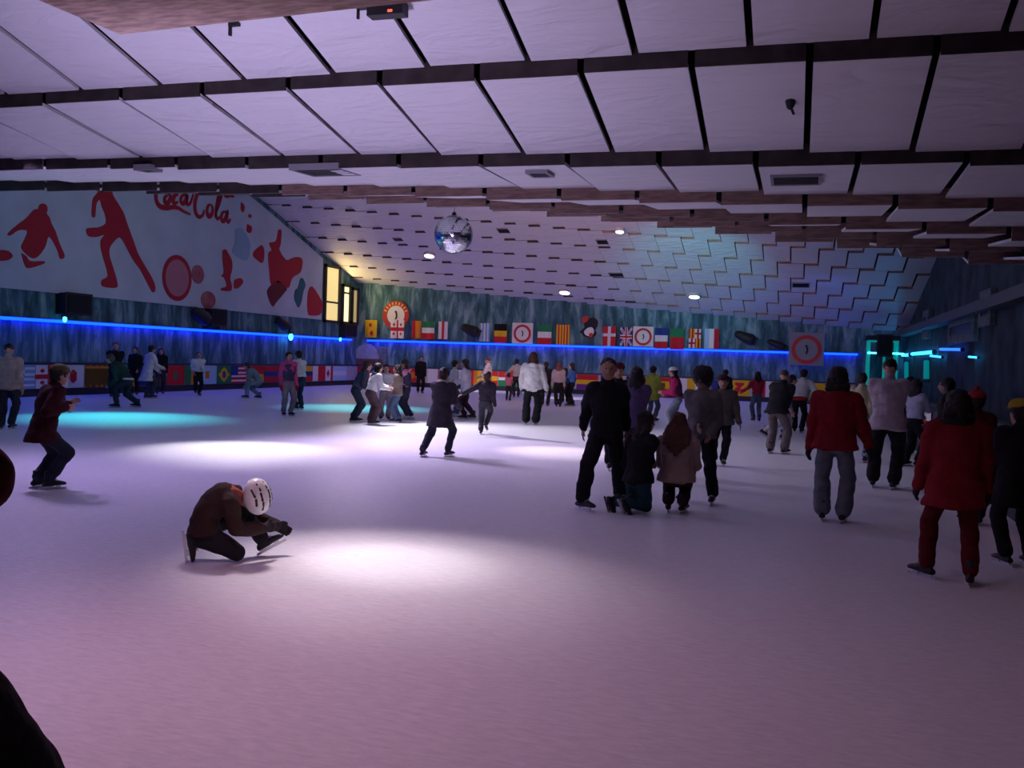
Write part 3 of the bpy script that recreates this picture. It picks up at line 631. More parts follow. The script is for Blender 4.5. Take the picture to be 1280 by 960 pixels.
# ------------------------------------------------------------------ people
import numpy as np
JOBS = []      # (object, voxel, post)
def shell(name, bm, mats, parent, voxel, post=None, smooth=2):
    o = obj(name, bm, mats, parent); md = o.modifiers.new('r', 'REMESH'); md.mode = 'VOXEL'; md.voxel_size = voxel; md.use_smooth_shade = True
    md = o.modifiers.new('s', 'SMOOTH'); md.iterations = smooth; md.factor = .5
    JOBS.append((o, post)); return o
def finish_people():
    dg = bpy.context.evaluated_depsgraph_get()
    new = [(o, bpy.data.meshes.new_from_object(o.evaluated_get(dg)), post) for o, post in JOBS]
    for o, me, post in new:
        o.modifiers.clear(); o.data = me
        me.polygons.foreach_set('use_smooth', [True]*len(me.polygons))
        if post: post(me)
def folds(amp, k):
    def f(me):
        n = len(me.vertices); co = np.empty(n*3, np.float32); me.vertices.foreach_get('co', co); co = co.reshape(-1, 3)
        no = np.empty(n*3, np.float32); me.vertices.foreach_get('normal', no); no = no.reshape(-1, 3); x, y, z = co.T*k
        g = np.sin(x*1.3+2*np.sin(z*1.1+y)+.5) * np.sin(z*2.1+1.5*np.sin(x*.9-y*1.2)) + .6*np.sin(y*2.3+x*1.1+z*3.1+np.sin(z*5.0)) * np.sin(x*3.0-z*1.7)
        me.vertices.foreach_set('co', (co + no*(amp*g)[:, None]).ravel()); me.update()
    return f
def ik(a, b, l1, l2, pole):
    d = b-a; L = d.length
    if L > (l1+l2)*.995: b = a + d*((l1+l2)*.995/L); d = b-a; L = d.length
    L = max(L, abs(l1-l2)+.01)
    x = (l1*l1-l2*l2+L*L)/(2*L); h = math.sqrt(max(l1*l1-x*x, 0)); u = d.normalized(); p = pole - u*pole.dot(u)
    if p.length < 1e-4: p = V((0, 0, 1)) - u*u.z
    return a + u*x + p.normalized()*h, b
HANDS = {'down': (.035, .03, -.315), 'pocket': (-.0, .07, -.27), 'fwd': (-.03, .26, -.12), 'fwdlow': (.0, .2, -.22), 'out': (.2, .08, -.2), 'hug': (-.09, .17, -.17), 'back': (.05, -.16, -.26), 'up': (-.04, .12, .05), 'belly': (-.10, .13, -.22), 'side': (.28, .05, -.12)}
_boots = {}
def boot_mesh(m):
    if m.name in _boots: return _boots[m.name]
    bm = bmesh.new(); X, Y, Z = V((1, 0, 0)), V((0, 1, 0)), V((0, 0, 1))
    prof = [(-.075, .062, .030, .030), (-.03, .075, .036, .042), (.03, .083, .036, .05), (.08, .078, .040, .036), (.14, .072, .042, .028), (.185, .066, .032, .02), (.2, .064, .016, .01)]
    sweep(bm, [(X*x+Z*z, Y*w_, Z*h) for x, z, w_, h in prof], 14)
    sweep(bm, [(X*(-.012-.002*k)+Z*(.06+.055*k), X*(.047-.001*k), Y*(.038+.001*k)) for k in range(4)], 14)
    bx(bm, (-.085, -.033, .045), (.01, .033, .075)); bx(bm, (.0, -.036, .05), (.17, .036, .066))
    o = obj('skate', bm, m); md = o.modifiers.new('r', 'REMESH'); md.mode = 'VOXEL'; md.voxel_size = .011; md.use_smooth_shade = True
    md = o.modifiers.new('s', 'SMOOTH'); md.iterations = 3
    dg = bpy.context.evaluated_depsgraph_get(); me = bpy.data.meshes.new_from_object(o.evaluated_get(dg)); bpy.data.objects.remove(o)
    for p in me.polygons: p.use_smooth = True
    bm = bmesh.new(); bx(bm, (-.11, -.004, 0), (.20, .004, .022)); bx(bm, (-.07, -.012, .018), (-.03, .012, .05)); bx(bm, (.08, -.014, .018), (.13, .014, .055)); bx(bm, (-.03, -.004, .02), (.08, .004, .03))
    bl = bpy.data.meshes.new('blade'); bm.to_mesh(bl); bm.free(); bl.materials.append(STEEL)
    bm = bmesh.new()
    for k in range(4):
        z = .105+.03*k; x = .075-.022*k; ribbon(bm, [V((x, -.03, z)), V((x+.012, 0, z+.01)), V((x, .03, z))], [.004]*3, V((.008, 0, .008)))
    lc = bpy.data.meshes.new('laces'); bm.to_mesh(lc); bm.free(); lc.materials.append(mat('laces', (.55, .55, .55), .7))
    _boots[m.name] = (me, bl, lc); return _boots[m.name]

def person(label, px, py, H, face=0, hips=(0, 0, .515), lean=(0, 0), feet=None, toe=(8, -8), fpitch=(0, 0), hands=('down', 'down'), head=(0, 0), hturn=0,
           top=(.1, .1, .1), legs=(.03, .03, .04), boots=None, hair='short', haircol=(.02, .014, .01), hat=None, hatcol=(.5, .5, .5), hem=.40, wide=1.0, flare=1.0, sleeve=None,
           skin=None, near=False, hood=None, scarf=None, gloves=None, trim=None, J={}, bend=0.0, group=None, vest=None, skirt=False, depth=0.0, bag=None):
    """a skater standing at ice pixel (px, py) with height H (skates included); local axes u = right of the picture, w = away, v = up, in units of H"""
    G = ground(px, py); fw = V((G.x, G.y, 0)).normalized(); ru = V((fw.y, -fw.x, 0)); G = G + fw*depth; Zu = V((0, 0, 1))
    vox = .0115 if near else .017
    L = lambda u, w_, v: (ru*u + fw*w_ + Zu*v)*H
    a = math.radians(face); fd = (ru*math.sin(a) + fw*math.cos(a)); rt = fd.cross(Zu)      # facing and the person's right
    skin = skin or SKIN; boots = boots or BOOT
    bs = H/1.66; ank_h = .118*bs/H
    # joints
    hip = L(hips[0], hips[1], hips[2])
    neck = J.get('neck') or hip + L(lean[0], lean[1], math.sqrt(max(.325**2-lean[0]**2-lean[1]**2, .01)))
    if isinstance(neck, tuple): neck = L(*neck)
    up = (neck-hip).normalized(); fdt = (fd - up*fd.dot(up)); fdt = fdt.normalized() if fdt.length > .05 else -Zu
    rts = fdt.cross(up).normalized()
    hc = neck + (up*.55+Zu*.45).normalized()*(.088*H) + fd*(.018*H) + L(head[0], head[1], 0)*1.0
    if 'head' in J: hc = L(*J['head'])
    S = [neck - up*.042*H - rts*s*.092*H*wide for s in (1, -1)]         # 0 = left, 1 = right
    Hp = [hip - rt*s*.048*H - up*.01*H for s in (1, -1)]
    if feet is None: feet = ((-.055, 0, 0), (.055, 0, 0)) if math.cos(a) >= 0 else ((.055, 0, 0), (-.055, 0, 0))
    A, T = [], []
    for i in (0, 1):
        f = feet[i]; ta = a + math.radians(-toe[i] if i == 0 else -toe[i]); td = ru*math.sin(ta)+fw*math.cos(ta); pt = math.radians(fpitch[i])
        td2 = td*math.cos(pt) - Zu*math.sin(pt); tu = Zu*math.cos(pt) + td*math.sin(pt)
        b = L(*f); T.append((b, td2, tu)); A.append(b + tu*(.135*bs))
    K = []
    for i in (0, 1):
        kk, A[i] = ik(Hp[i], A[i], .235*H, .225*H, fd + rt*(.25*(1 if i else -1)) + Zu*.1)
        key = 'knee'+'LR'[i]
        if key in J: kk = L(*J[key])
        T[i] = (A[i] - T[i][2]*(.135*bs), T[i][1], T[i][2])
        K.append(kk)
    W, E = [], []
    for i in (0, 1):
        h = hands[i]; sgn = -1 if i == 0 else 1
        if isinstance(h, str): o_, f_, u_ = HANDS[h]; wp = S[i] + rt*(sgn*o_*H) + fd*(f_*H) + Zu*(u_*H)
        else: wp = L(*h)
        e, wp = ik(S[i], wp, .172*H, .155*H, -fd*.9 + rt*(sgn*.22) - Zu*.5); W.append(wp); E.append(e)
        key = 'elb'+'LR'[i]
        if key in J: E[i] = L(*J[key])
    h2 = H
    # ---- body: one continuous skin
    bm = bmesh.new(); cv = (hip+neck)/2 - fdt*bend*H
    def spine(t): return hip*(1-t)**2 + cv*2*t*(1-t) + neck*t*t if bend else hip*(1-t)+neck*t
    def side(t): return (rt*(1-t) + rts*t).normalized()
    TOR = [(-.16, .055, .05), (-.02, .084, .060), (.12, .088, .064), (.32, .078, .056), (.58, .092, .066), (.80, .098, .062), (.92, .075, .050), (1.0, .038, .036)]
    def torso(bm, grow, t0=-.2, t1=1.01, w0=1.0):
        R = []
        for t, sa, fb in TOR:
            if t < t0 or t > t1: continue
            s_ = side(max(0, min(1, t))); d_ = (spine(min(t+.03, 1.0)) - spine(min(t+.03, 1.0)-.06 if t+.03 <= 1 else .94)).normalized()
            f_ = s_.cross(d_)*-1; R.append((spine(t) if t >= 0 else hip + (hip-spine(.1)).normalized()*(-t*.33*H), s_*(sa*wide+grow)*H, f_*(fb*(.5+.5*wide)+grow)*H))
        sweep(bm, R, 16)
    torso(bm, -.014)
    cone(bm, neck - up*.02*H, .033*H, hc - Zu*.03*H - fd*.012*H, .029*H)
    hz = (hc - neck).normalized()*.35 + Zu*.65 if 'head' not in J else (hc-neck).normalized(); hz = hz.normalized()
    ha = a + math.radians(hturn); hf = ru*math.sin(ha)+fw*math.cos(ha); hf = (hf - hz*hf.dot(hz)).normalized()
    if 'hf' in J:
        hf = L(*J['hf']).normalized(); hz = L(*J['hz']).normalized() if 'hz' in J else hz; hz = (hz - hf*hz.dot(hf)).normalized()
    hs = hf.cross(hz); q = .066*H if H > 1.5 else .066*H*(1+.55*(1.5-H))
    # skull, jaw, brow, nose, ears
    ell(bm, hc + hz*.18*q - hf*.12*q, hs*.76*q, hf*.95*q, hz*.86*q)
    sweep(bm, [(hc + hz*z*q + hf*y*q, hs*sx*q, hf*sy*q) for z, y, sx, sy in ((-1.02, .42, .22, .20), (-.92, .36, .38, .36), (-.6, .22, .58, .58), (-.2, .10, .68, .74), (.2, .02, .72, .84), (.6, -.05, .66, .8))], 16)
    cone(bm, hc + hf*.86*q + hz*.22*q, .09*q, hc + hf*1.04*q - hz*.16*q, .16*q, 8)
    cone(bm, hc + hf*.80*q - hz*.50*q - hs*.16*q, .10*q, hc + hf*.80*q - hz*.50*q + hs*.16*q, .10*q, 8)
    cone(bm, hc + hf*.74*q + hz*.34*q - hs*.34*q, .13*q, hc + hf*.74*q + hz*.34*q + hs*.34*q, .13*q, 8)
    for s in (-1, 1): ell(bm, hc + hs*s*.74*q - hf*.05*q + hz*.02*q, hs*.10*q, hf*.20*q, hz*.30*q, 10, 6)
    for i in (0, 1):
        cone(bm, S[i] + rts*(.015*H if i == 0 else -.015*H), .036*H, E[i], .027*H); cone(bm, E[i], .027*H, W[i], .018*H)
        cone(bm, Hp[i], .047*H, K[i], .033*H); cone(bm, K[i], .037*H, A[i], .021*H)
        cone(bm, A[i], .022*H, A[i] + T[i][1]*.05*H - T[i][2]*.024*H, .012*H)
        # hand
        hd = (W[i]-E[i]).normalized(); n_ = (rt*(1 if i == 0 else -1)); n_ = (n_ - hd*n_.dot(hd)); n_ = n_.normalized() if n_.length > .05 else frame(hd)[0]
        k_ = hd.cross(n_).normalized(); k_ = k_ if k_.dot(fd) > 0 else -k_                 # towards the thumb side
        sweep(bm, [(W[i] + hd*x*H, k_*y*H, n_*z*H) for x, y, z in ((-.012, .016, .013), (.012, .022, .012), (.035, .026, .011), (.050, .025, .010), (.056, .018, .007))], 10)
        for j, (o_, ln) in enumerate(((.019, .040), (.0065, .045), (-.006, .042), (-.018, .033))):
            b0 = W[i] + hd*.050*H + k_*o_*H; b1 = b0 + (hd + n_*.25 + k_*(o_*6)).normalized()*ln*.55*H; b2 = b1 + (hd*.75 + n_*.65).normalized()*ln*.45*H
            cone(bm, b0, .0062*H, b1, .0056*H, 7); cone(bm, b1, .0056*H, b2, .0045*H, 7)
        t0_ = W[i] + hd*.014*H + k_*.018*H; t1_ = t0_ + (hd*.6 + k_*.7 + n_*.2).normalized()*.024*H; t2_ = t1_ + (hd*.9 + k_*.2 + n_*.3).normalized()*.02*H
        cone(bm, t0_, .0085*H, t1_, .007*H, 7); cone(bm, t1_, .007*H, t2_, .005*H, 7)
    eyes = [(hc + hf*.84*q + hz*.12*q + hs*s*.30*q, .095*q, 1) for s in (-1, 1)] + [(hc + hf*.88*q - hz*.50*q + hs*s*.13*q, .12*q, 2) for s in (-1, 0, 1)]
    def facepaint(me, eyes=eyes):
        n = len(me.polygons); c = np.empty(n*3, np.float32); me.polygons.foreach_get('center', c); c = c.reshape(-1, 3); ix = np.zeros(n, np.int32)
        for e, r, k in eyes: ix[((c-np.array(e))**2).sum(1) < r*r] = k
        me.polygons.foreach_set('material_index', ix)
    body = shell('person', bm, [skin, EYEM, LIP], None, vox*.85 if near else vox*.8, facepaint, 1)
    body.location = G; tag(body, label, 'person', group)
    # ---- trousers
    ct = cloth(legs); bm = bmesh.new(); torso(bm, .008, -.2, .2)
    for i in (0, 1):
        cone(bm, Hp[i], .060*H, K[i], .047*H*(1+.25*(flare-1))); ae = A[i]*.98+K[i]*.02; cone(bm, K[i], .047*H*(1+.25*(flare-1)), ae, .0415*H*flare)
        cone(bm, hip-up*.02*H, .055*H, Hp[i], .057*H)
    shell('trousers', bm, ct, body, vox, folds(.007*H/1.6, 9))
    # ---- jacket or sweater
    cj = cloth(top); bm = bmesh.new(); hm = -(hem-.40)*3 + .02
    tt = [r for r in TOR]
    torso(bm, .021, .10 if hem < .42 else -.2)
    if hem >= .42:
        e = hip + (hip-spine(.1)).normalized()*((hem-.40)*1.0*H); sweep(bm, [(e, rt*(.122+.15*(hem-.42))*H*wide, rt.cross(Zu)*(.100+.15*(hem-.42))*H), (hip, rt*.116*wide*H, rt.cross(Zu)*.094*H), (spine(.3), side(.3)*.09*wide*H, side(.3).cross(up)*.07*H)], 16)
    slv = sleeve if sleeve is not None else 1.0
    for i in (0, 1):
        cone(bm, S[i] + rts*(.02*H if i == 0 else -.02*H), .055*H, S[i], .053*H)
        cone(bm, S[i], .053*H, E[i], .043*H)
        if slv >= 1: cone(bm, E[i], .043*H, W[i] - (W[i]-E[i])*.02, .034*H)
        else: cone(bm, E[i], .039*H, E[i]+(W[i]-E[i])*slv, .034*H)
        if skirt: pass
    cone(bm, neck - up*.045*H, .055*H, neck + up*.012*H, .043*H)
    if hood: 
        hb = neck - fd*.055*H - up*.015*H; ell(bm, hb, rts*.075*H, fd*.045*H, (Zu*.6-fd*.5)*.055*H)
    shell('jacket', bm, cj, body, vox, folds(.011*H/1.6, 8))
    if vest:
        bm = bmesh.new(); torso(bm, .026, .05, .93); cone(bm, neck - up*.05*H, .055*H, neck - up*.0*H, .045*H); shell('vest', bm, cloth(vest), body, vox, folds(.008, 9))
    if hood and hood is not True:
        pass
    if scarf:
        bm = bmesh.new(); rr = .058*H
        sweep(bm, [(neck + up*z*H, rts*x*H, rts.cross(up)*y*H) for z, x, y in ((-.03, .07, .06), (-.01, .088, .075), (.015, .085, .072), (.035, .06, .052))], 16); shell('scarf', bm, cloth(scarf), body, vox, folds(.008, 14))
    if trim:
        bm = bmesh.new(); c_ = hip + up*.02*H; sweep(bm, [(c_ - up*.025*H, rt*.112*wide*H, rt.cross(Zu)*.092*H), (c_ + up*.025*H, rt*.112*wide*H, rt.cross(Zu)*.092*H)], 16); shell('waistband', bm, cloth(trim), body, vox, None)
    if gloves:
        for i in (0, 1):
            bm = bmesh.new(); hd = (W[i]-E[i]).normalized(); cone(bm, W[i]-hd*.02*H, .024*H, W[i]+hd*.012*H, .028*H); n_ = frame(hd)
            n_ = rt*(1 if i == 0 else -1); n_ = (n_ - hd*n_.dot(hd)); n_ = n_.normalized() if n_.length > .05 else frame(hd)[0]; k_ = hd.cross(n_).normalized(); k_ = k_ if k_.dot(fd) > 0 else -k_
            sweep(bm, [(W[i] + hd*x*H, k_*y*H, n_*z*H) for x, y, z in ((-.005, .024, .02), (.03, .033, .019), (.055, .032, .018), (.066, .026, .015))], 10)
            for j, (o_, ln) in enumerate(((.021, .040), (.007, .045), (-.007, .042), (-.02, .033))):
                b0 = W[i] + hd*.052*H + k_*o_*H; b1 = b0 + (hd + n_*.25 + k_*(o_*6)).normalized()*ln*.6*H; b2 = b1 + (hd*.75 + n_*.65).normalized()*ln*.5*H
                cone(bm, b0, .0095*H, b1, .009*H, 8); cone(bm, b1, .009*H, b2, .008*H, 8)
            t0_ = W[i] + hd*.014*H + k_*.018*H; t1_ = t0_ + (hd*.6 + k_*.7 + n_*.2).normalized()*.026*H; t2_ = t1_ + (hd*.9 + k_*.2 + n_*.3).normalized()*.022*H
            cone(bm, t0_, .012*H, t1_, .0105*H, 8); cone(bm, t1_, .0105*H, t2_, .009*H, 8)
            shell('glove', bm, cloth(gloves), body, vox*.8, None, 1)
    # ---- hair
    hm_ = hairm(haircol)
    if hair:
        bm = bmesh.new(); P = lambda x, y, z: hc + hs*x*q + hf*y*q + hz*z*q
        g_ = 1.35 if hair == 'afro' else 1.0
        if hair == 'cropped': ell(bm, P(0, -.20, .32), hs*.80*q, hf*.92*q, hz*.80*q)
        else:
            ell(bm, P(0, -.20, .30), hs*.90*q*g_, hf*.98*q*g_, hz*.90*q*g_)
            ell(bm, P(0, -.45, -.15), hs*.78*q*g_, hf*.62*q*g_, hz*.8*q*g_)
        if hair == 'afro': ell(bm, P(0, -.1, .5), hs*1.25*q, hf*1.2*q, hz*1.05*q)
        if hair in ('long', 'bob', 'verylong'):
            e = {'bob': -1.25, 'long': -2.3, 'verylong': -3.6}[hair]
            bk = (hc - fd*.35*q); dn = -up*.75 - Zu*.25
            for s in (-1, -.66, -.33, 0, .33, .66, 1):
                r0 = P(s*.62, -.45+.25*abs(s), .1); r1 = r0 + dn*(1.1*q) + hs*s*(.5 if e < -3 else .22)*q - fd*(.75 if e < -3 else .34)*q; r2 = r0 + dn*(-e*(1-.3*abs(s))*q) + hs*s*(.55 if e < -3 else .1)*q - fdt*(1.5 if e < -3 else .85 if e < -2 else .3)*q
                cone(bm, r0, .36*q, r1, .36*q, 9); cone(bm, r1, .36*q, r2, (.27 if e < -3 else .2)*q, 9)
        if hair == 'pony':
            r0 = P(0, -1.05, .35); r1 = r0 - hf*.45*q - hz*.5*q; r2 = r1 - Zu*1.3*q; cone(bm, r0, .2*q, r1, .28*q); cone(bm, r1, .28*q, r2, .1*q)
        if hair == 'bun': ell(bm, P(0, -1.05, .75), hs*.36*q, hf*.36*q, hz*.36*q)
        # keep the face clear: shift everything slightly back
        shell('hair', bm, hm_, body, vox*.85, folds(.006, 30), 1)
    if hat:
        P = lambda x, y, z: hc + hs*x*q + hf*y*q + hz*z*q; hcM = cloth(hatcol)
        bm = bmesh.new()
        if hat in ('beanie', 'cap'):
            sweep(bm, [(P(0, -.12+.02*k, z), hs*sx*q, hf*sy*q) for k, (z, sx, sy) in enumerate(((.42, .93, 1.07), (.55, .95, 1.08), (.9, .86, .95), (1.15, .6, .66), (1.26, .25, .28)))], 18)
            if hat == 'cap': sweep(bm, [(P(0, .75, .50), hs*.7*q, hz*.06*q), (P(0, 1.2, .46), hs*.62*q, hz*.05*q), (P(0, 1.55, .38), hs*.36*q, hz*.04*q)], 12)
            else: sweep(bm, [(P(0, -.11, .36), hs*.99*q, hf*1.12*q), (P(0, -.11, .58), hs*1.0*q, hf*1.13*q)], 18)
            shell('hat', bm, hcM, body, vox*.8, None, 1)
        if hat == 'pom':
            sweep(bm, [(P(0, -.12, z), hs*sx*q, hf*sy*q) for z, sx, sy in ((.3, .98, 1.1), (.55, .98, 1.1), (.9, .86, .95), (1.15, .6, .66), (1.26, .25, .28))], 18); ell(bm, P(0, -.12, 1.45), hs*.3*q, hf*.3*q, hz*.3*q)
            shell('hat', bm, hcM, body, vox*.8, None, 1)
        if hat == 'helmet':
            hm2 = mat('helmet_white', (.82, .80, .80), .25, spec=.5)
            sweep(bm, [(P(0, -.14-.05*z, z), hs*sx*q, hf*sy*q) for z, sx, sy in ((-.18, .84, .84), (.18, 1.22, 1.42), (.45, 1.26, 1.48), (.85, 1.13, 1.33), (1.18, .80, .97), (1.37, .36, .45))], 24)
            hl = shell('helmet', bm, hm2, body, .009, None, 3)
            bm = bmesh.new()
            def onh(x, y):
                z = math.sqrt(max(.05, 1-(x/1.24)**2-(y/1.46)**2))*1.15; return P(x, y-.17, z+.2)
            for s in (-1, 1):
                for (y0, y1, x) in ((.45, .95, .34), (-.30, .25, .38), (-1.0, -.55, .32), (.05, .5, .80), (-.7, -.2, .82)):
                    cone(bm, onh(s*x, y0), .115*q, onh(s*x, y1), .115*q, 8)
            obj('vent_slot', bm, mat('helmet_slot', (.03, .03, .035), .6), hl)
            bm = bmesh.new()
            for s in (-1, 1):
                cone(bm, P(s*.80, .1, .1), .035*q, P(s*.42, .45, -1.0), .035*q, 6); 
            obj('chin_strap', bm, mat('strap_red', (.5, .1, .08), .6), hl)
    # ---- skates
    me, bl, lc = boot_mesh(boots)
    for i in (0, 1):
        b, td, tu = T[i]; o = bpy.data.objects.new('skate', me); C.objects.link(o); o.parent = body; ls = tu.cross(td)
        o.matrix_local = Matrix.Translation(b) @ Matrix((td*bs, ls*bs, tu*bs)).transposed().to_4x4()
        c = bpy.data.objects.new('blade', bl); C.objects.link(c); c.parent = o
        if near: c = bpy.data.objects.new('laces', lc); C.objects.link(c); c.parent = o
    return body
BLK = (.014, .014, .017); DK = (.03, .03, .035); NAVY = (.03, .035, .07); GREYW = (.50, .47, .50); WHT = (.72, .71, .73); JEAN = (.10, .13, .19); RED = (.24, .012, .022)
BRH = (.06, .03, .018); RBH = (.10, .035, .022)
P = person
# ---- near figures
P('child kneeling on the ice in white helmet and dark brown jacket, hand on skate', 285, 700, 1.28, face=90, top=(.05, .028, .026), legs=(.028, .025, .033), hat='helmet', hair='cropped', near=True, hem=.43, wide=1.15, bend=.10,
  hips=(-.13, 0, .19), J={'neck': (.025, .0, .385), 'head': (.135, -.01, .355), 'hf': (.25, .05, -.95), 'hz': (.62, -.72, .25), 'kneeL': (.10, .10, .25), 'kneeR': (.05, -.05, .055), 'elbR': (.04, -.12, .20)},
  feet=((.225, .10, .03), (-.245, -.07, .12)), fpitch=(-28, 82), toe=(0, 0), hands=((.27, .14, .17), (.20, .0, .185)), gloves=(.03, .028, .035), scarf=(.42, .12, .10), hood=True)
P('tall teenage boy in black jacket and black trousers striding toward the camera', 754, 637, 1.63, face=176, top=BLK, legs=BLK, skin=SKIN2, hair='cropped', near=True, hips=(.0, .02, .49), lean=(.0, -.02),
  feet=((.11, .24, .0), (-.135, -.06, 0)), toe=(20, 40), hands=('back', 'back'), hem=.43, flare=1.15, haircol=(.012, .01, .01), wide=.93)
P('person kneeling in black jacket with bushy dark hair, beside boy in black', 796, 637, 1.5, face=50, top=BLK, legs=(.02, .07, .08), near=True, hair='long', haircol=(.02, .012, .01), hips=(.0, .0, .24), hem=.42,
  J={'neck': (.025, .04, .54), 'kneeL': (-.02, .18, .06), 'kneeR': (.06, .08, .05)}, feet=((-.21, .0, .05), (-.11, -.08, .05)), fpitch=(70, 60), toe=(0, 0), hands=((.05, .2, .32), (.08, .14, .36)), depth=-.32)
P('girl crouching in beige jacket with very long red brown hair, back to the camera', 844, 641, 1.5, face=8, top=(.36, .25, .22), legs=(.04, .03, .03), near=True, hair='verylong', haircol=RBH, hips=(.0, -.02, .25), hem=.43, wide=1.12,
  J={'neck': (-.0, .05, .53), 'kneeL': (-.05, .19, .27), 'kneeR': (.09, .19, .27)}, feet=((-.05, .03, 0), (.05, .0, 0)), hands=((-.06, .26, .33), (.12, .22, .33)))
P('bushy haired person in grey patterned jacket and black trousers behind the crouching girl', 873, 629, 1.51, face=195, top=(.16, .15, .15), legs=BLK, near=True, hair='afro', haircol=(.012, .01, .01), skin=SKIN2, hips=(0, 0, .51), feet=((.10, -.02, 0), (-.11, .06, 0)), hands=('pocket', 'belly'), hem=.42)
P('man in olive grey jacket and dark cap facing the camera with one hand hanging', 900, 582, 1.39, face=178, top=(.11, .105, .085), legs=BLK, near=True, hair='short', hat='beanie', hatcol=(.05, .02, .02), skin=SKIN2, wide=1.15, hem=.46, hands=((.21, -.03, .42), 'pocket'), feet=((.03, 0, 0), (-.07, .02, 0)))
P('person in bright red jacket and grey jeans skating away, dark gloves held out', 1042, 652, 1.58, face=4, top=RED, legs=(.15, .18, .21), near=True, hair='bob', haircol=(.015, .012, .012), wide=1.18, hem=.44, flare=1.3, gloves=DK, hands=((-.17, .06, .47), (.22, .05, .40)), feet=((-.075, .0, 0), (.055, -.02, 0)), hips=(-.01, 0, .51))
P('man in pale grey sweater and black trousers skating away', 1106, 611, 1.71, face=6, top=(.46, .40, .42), legs=BLK, near=True, hair='cropped', haircol=(.015, .012, .012), wide=1.15, hem=.46, flare=1.2, hands=('belly', 'belly'), feet=((-.09, .05, 0), (.06, -.01, 0)))
P('girl in red coat and dark red trousers with black collar skating away', 1188, 727, 1.42, face=350, top=(.19, .012, .02), legs=(.10, .008, .014), near=True, hair='bob', haircol=(.012, .01, .01), wide=1.18, hem=.52, scarf=BLK, gloves=DK, hands=((-.19, .08, .44), (.16, .1, .44)), feet=((-.12, .03, 0), (.09, -.05, 0)), toe=(40, -10))
P('figure in black coat and yellow cap by the dark boards, cut by picture edge', 1268, 708, 1.34, face=330, top=BLK, legs=BLK, near=True, hair='short', hat='cap', hatcol=(.45, .32, .03), wide=1.15, hem=.55, gloves=(.16, .06, .02), hands=((-.15, .1, .46), 'fwdlow'), feet=((-.05, 0, 0), (.08, .03, 0)))
P('figure in dark red coat and cap skating right with arms bent forward', 56, 611, 1.42, face=68, top=(.055, .011, .016), legs=(.03, .035, .05), near=True, hair='short', hat='cap', hatcol=(.13, .11, .05), wide=1.2, hem=.50, hips=(-.02, 0, .45), lean=(.07, .04), hands=((.15, .1, .63), (.13, -.05, .61)), feet=((-.05, .06, 0), (.03, -.03, 0)), head=(.01, 0))
P('person at picture edge in dark red sleeve and black trousers, nearest the camera', -178, 1360, 1.62, face=5, top=(.09, .012, .016), legs=(.016, .018, .018), near=True, hair='short', wide=1.0, hem=.40, feet=((-.18, .05, 0), (.275, -.04, 0)), hips=(.06, 0, .48), lean=(-.09, 0), hands=('down', (.07, .10, .68)), J={'elbR': (.119, -.03, .785)}, flare=1.2)
# ---- middle distance
P('person in long dark coat with beige scarf striding away to the left', 547, 571, 1.40, face=30, top=(.05, .042, .055), legs=(.035, .04, .06), hair='short', scarf=(.40, .34, .30), hood=True, wide=1.15, hem=.56, hips=(.02, 0, .49), feet=((-.165, -.05, 0), (.11, .02, 0)), lean=(.02, .03), hands=('fwd', 'fwdlow'), haircol=(.03, .012, .01))
P('child in dark jacket gliding on one leg with left arm stretched sideways', 601, 543, 1.28, face=15, top=(.03, .025, .035), legs=(.035, .035, .045), hair='short', haircol=(.05, .02, .015), hips=(.05, 0, .50), lean=(.02, .02), feet=((-.0, .0, 0), (.06, .16, .10)), fpitch=(0, 40), hands=((-.32, .08, .62), 'down'), wide=1.08)
P('woman in white hooded sweatshirt and wide black trousers skating away', 664, 531, 1.71, face=8, top=(.70, .68, .68), legs=BLK, hair='bob', haircol=RBH, wide=1.22, hem=.42, flare=1.45, hood=True, hands=((-.16, .1, .50), (.20, .03, .47)), feet=((-.075, 0, 0), (.06, -.01, 0)))
P('girl with long black hair and purple jacket right behind the boy in black', 791, 598, 1.49, face=15, top=(.10, .07, .16), legs=DK, hair='long', haircol=(.015, .012, .012), hands=('belly', 'belly'), hem=.46)
P('dark figure in reddish cap half hidden behind the boy in black', 768, 588, 1.53, face=170, top=DK, legs=BLK, hair='short', hat='beanie', hatcol=(.14, .02, .025))
P('person in yellow green padded coat by the back boards', 814, 527, 1.47, face=35, top=(.36, .40, .06), legs=JEAN, hair='short', wide=1.15, hem=.52, hands=('fwdlow', 'fwdlow'))
P('skater in white hat with bright pink sleeve and purple waistcoat leaning left', 844, 541, 1.5, face=275, top=(.55, .03, .16), vest=(.07, .02, .05), legs=(.20, .24, .30), hair='long', haircol=(.015, .01, .01), hat='beanie', hatcol=(.78, .74, .72), lean=(-.06, -.02), hips=(.02, 0, .5), hands=((-.20, -.04, .60), (-.16, .06, .56)), feet=((-.03, -.03, 0), (.08, .04, 0)))
P('child in pale pink top between the bushy haired person and man in olive jacket', 880, 530, 1.2, face=185, top=(.55, .32, .34), legs=DK, hair='short')
P('dark figure standing behind the man in olive jacket', 905, 521, 1.42, face=0, top=(.02, .03, .035), legs=BLK, hair='short')
P('girl in red top and jeans with long dark hair far in front of yellow flag', 945, 527, 1.40, face=340, top=(.42, .03, .06), legs=(.12, .15, .20), hair='long', haircol=(.02, .012, .012), hands=('out', 'fwdlow'), feet=((-.05, 0, 0), (.06, .02, 0)))
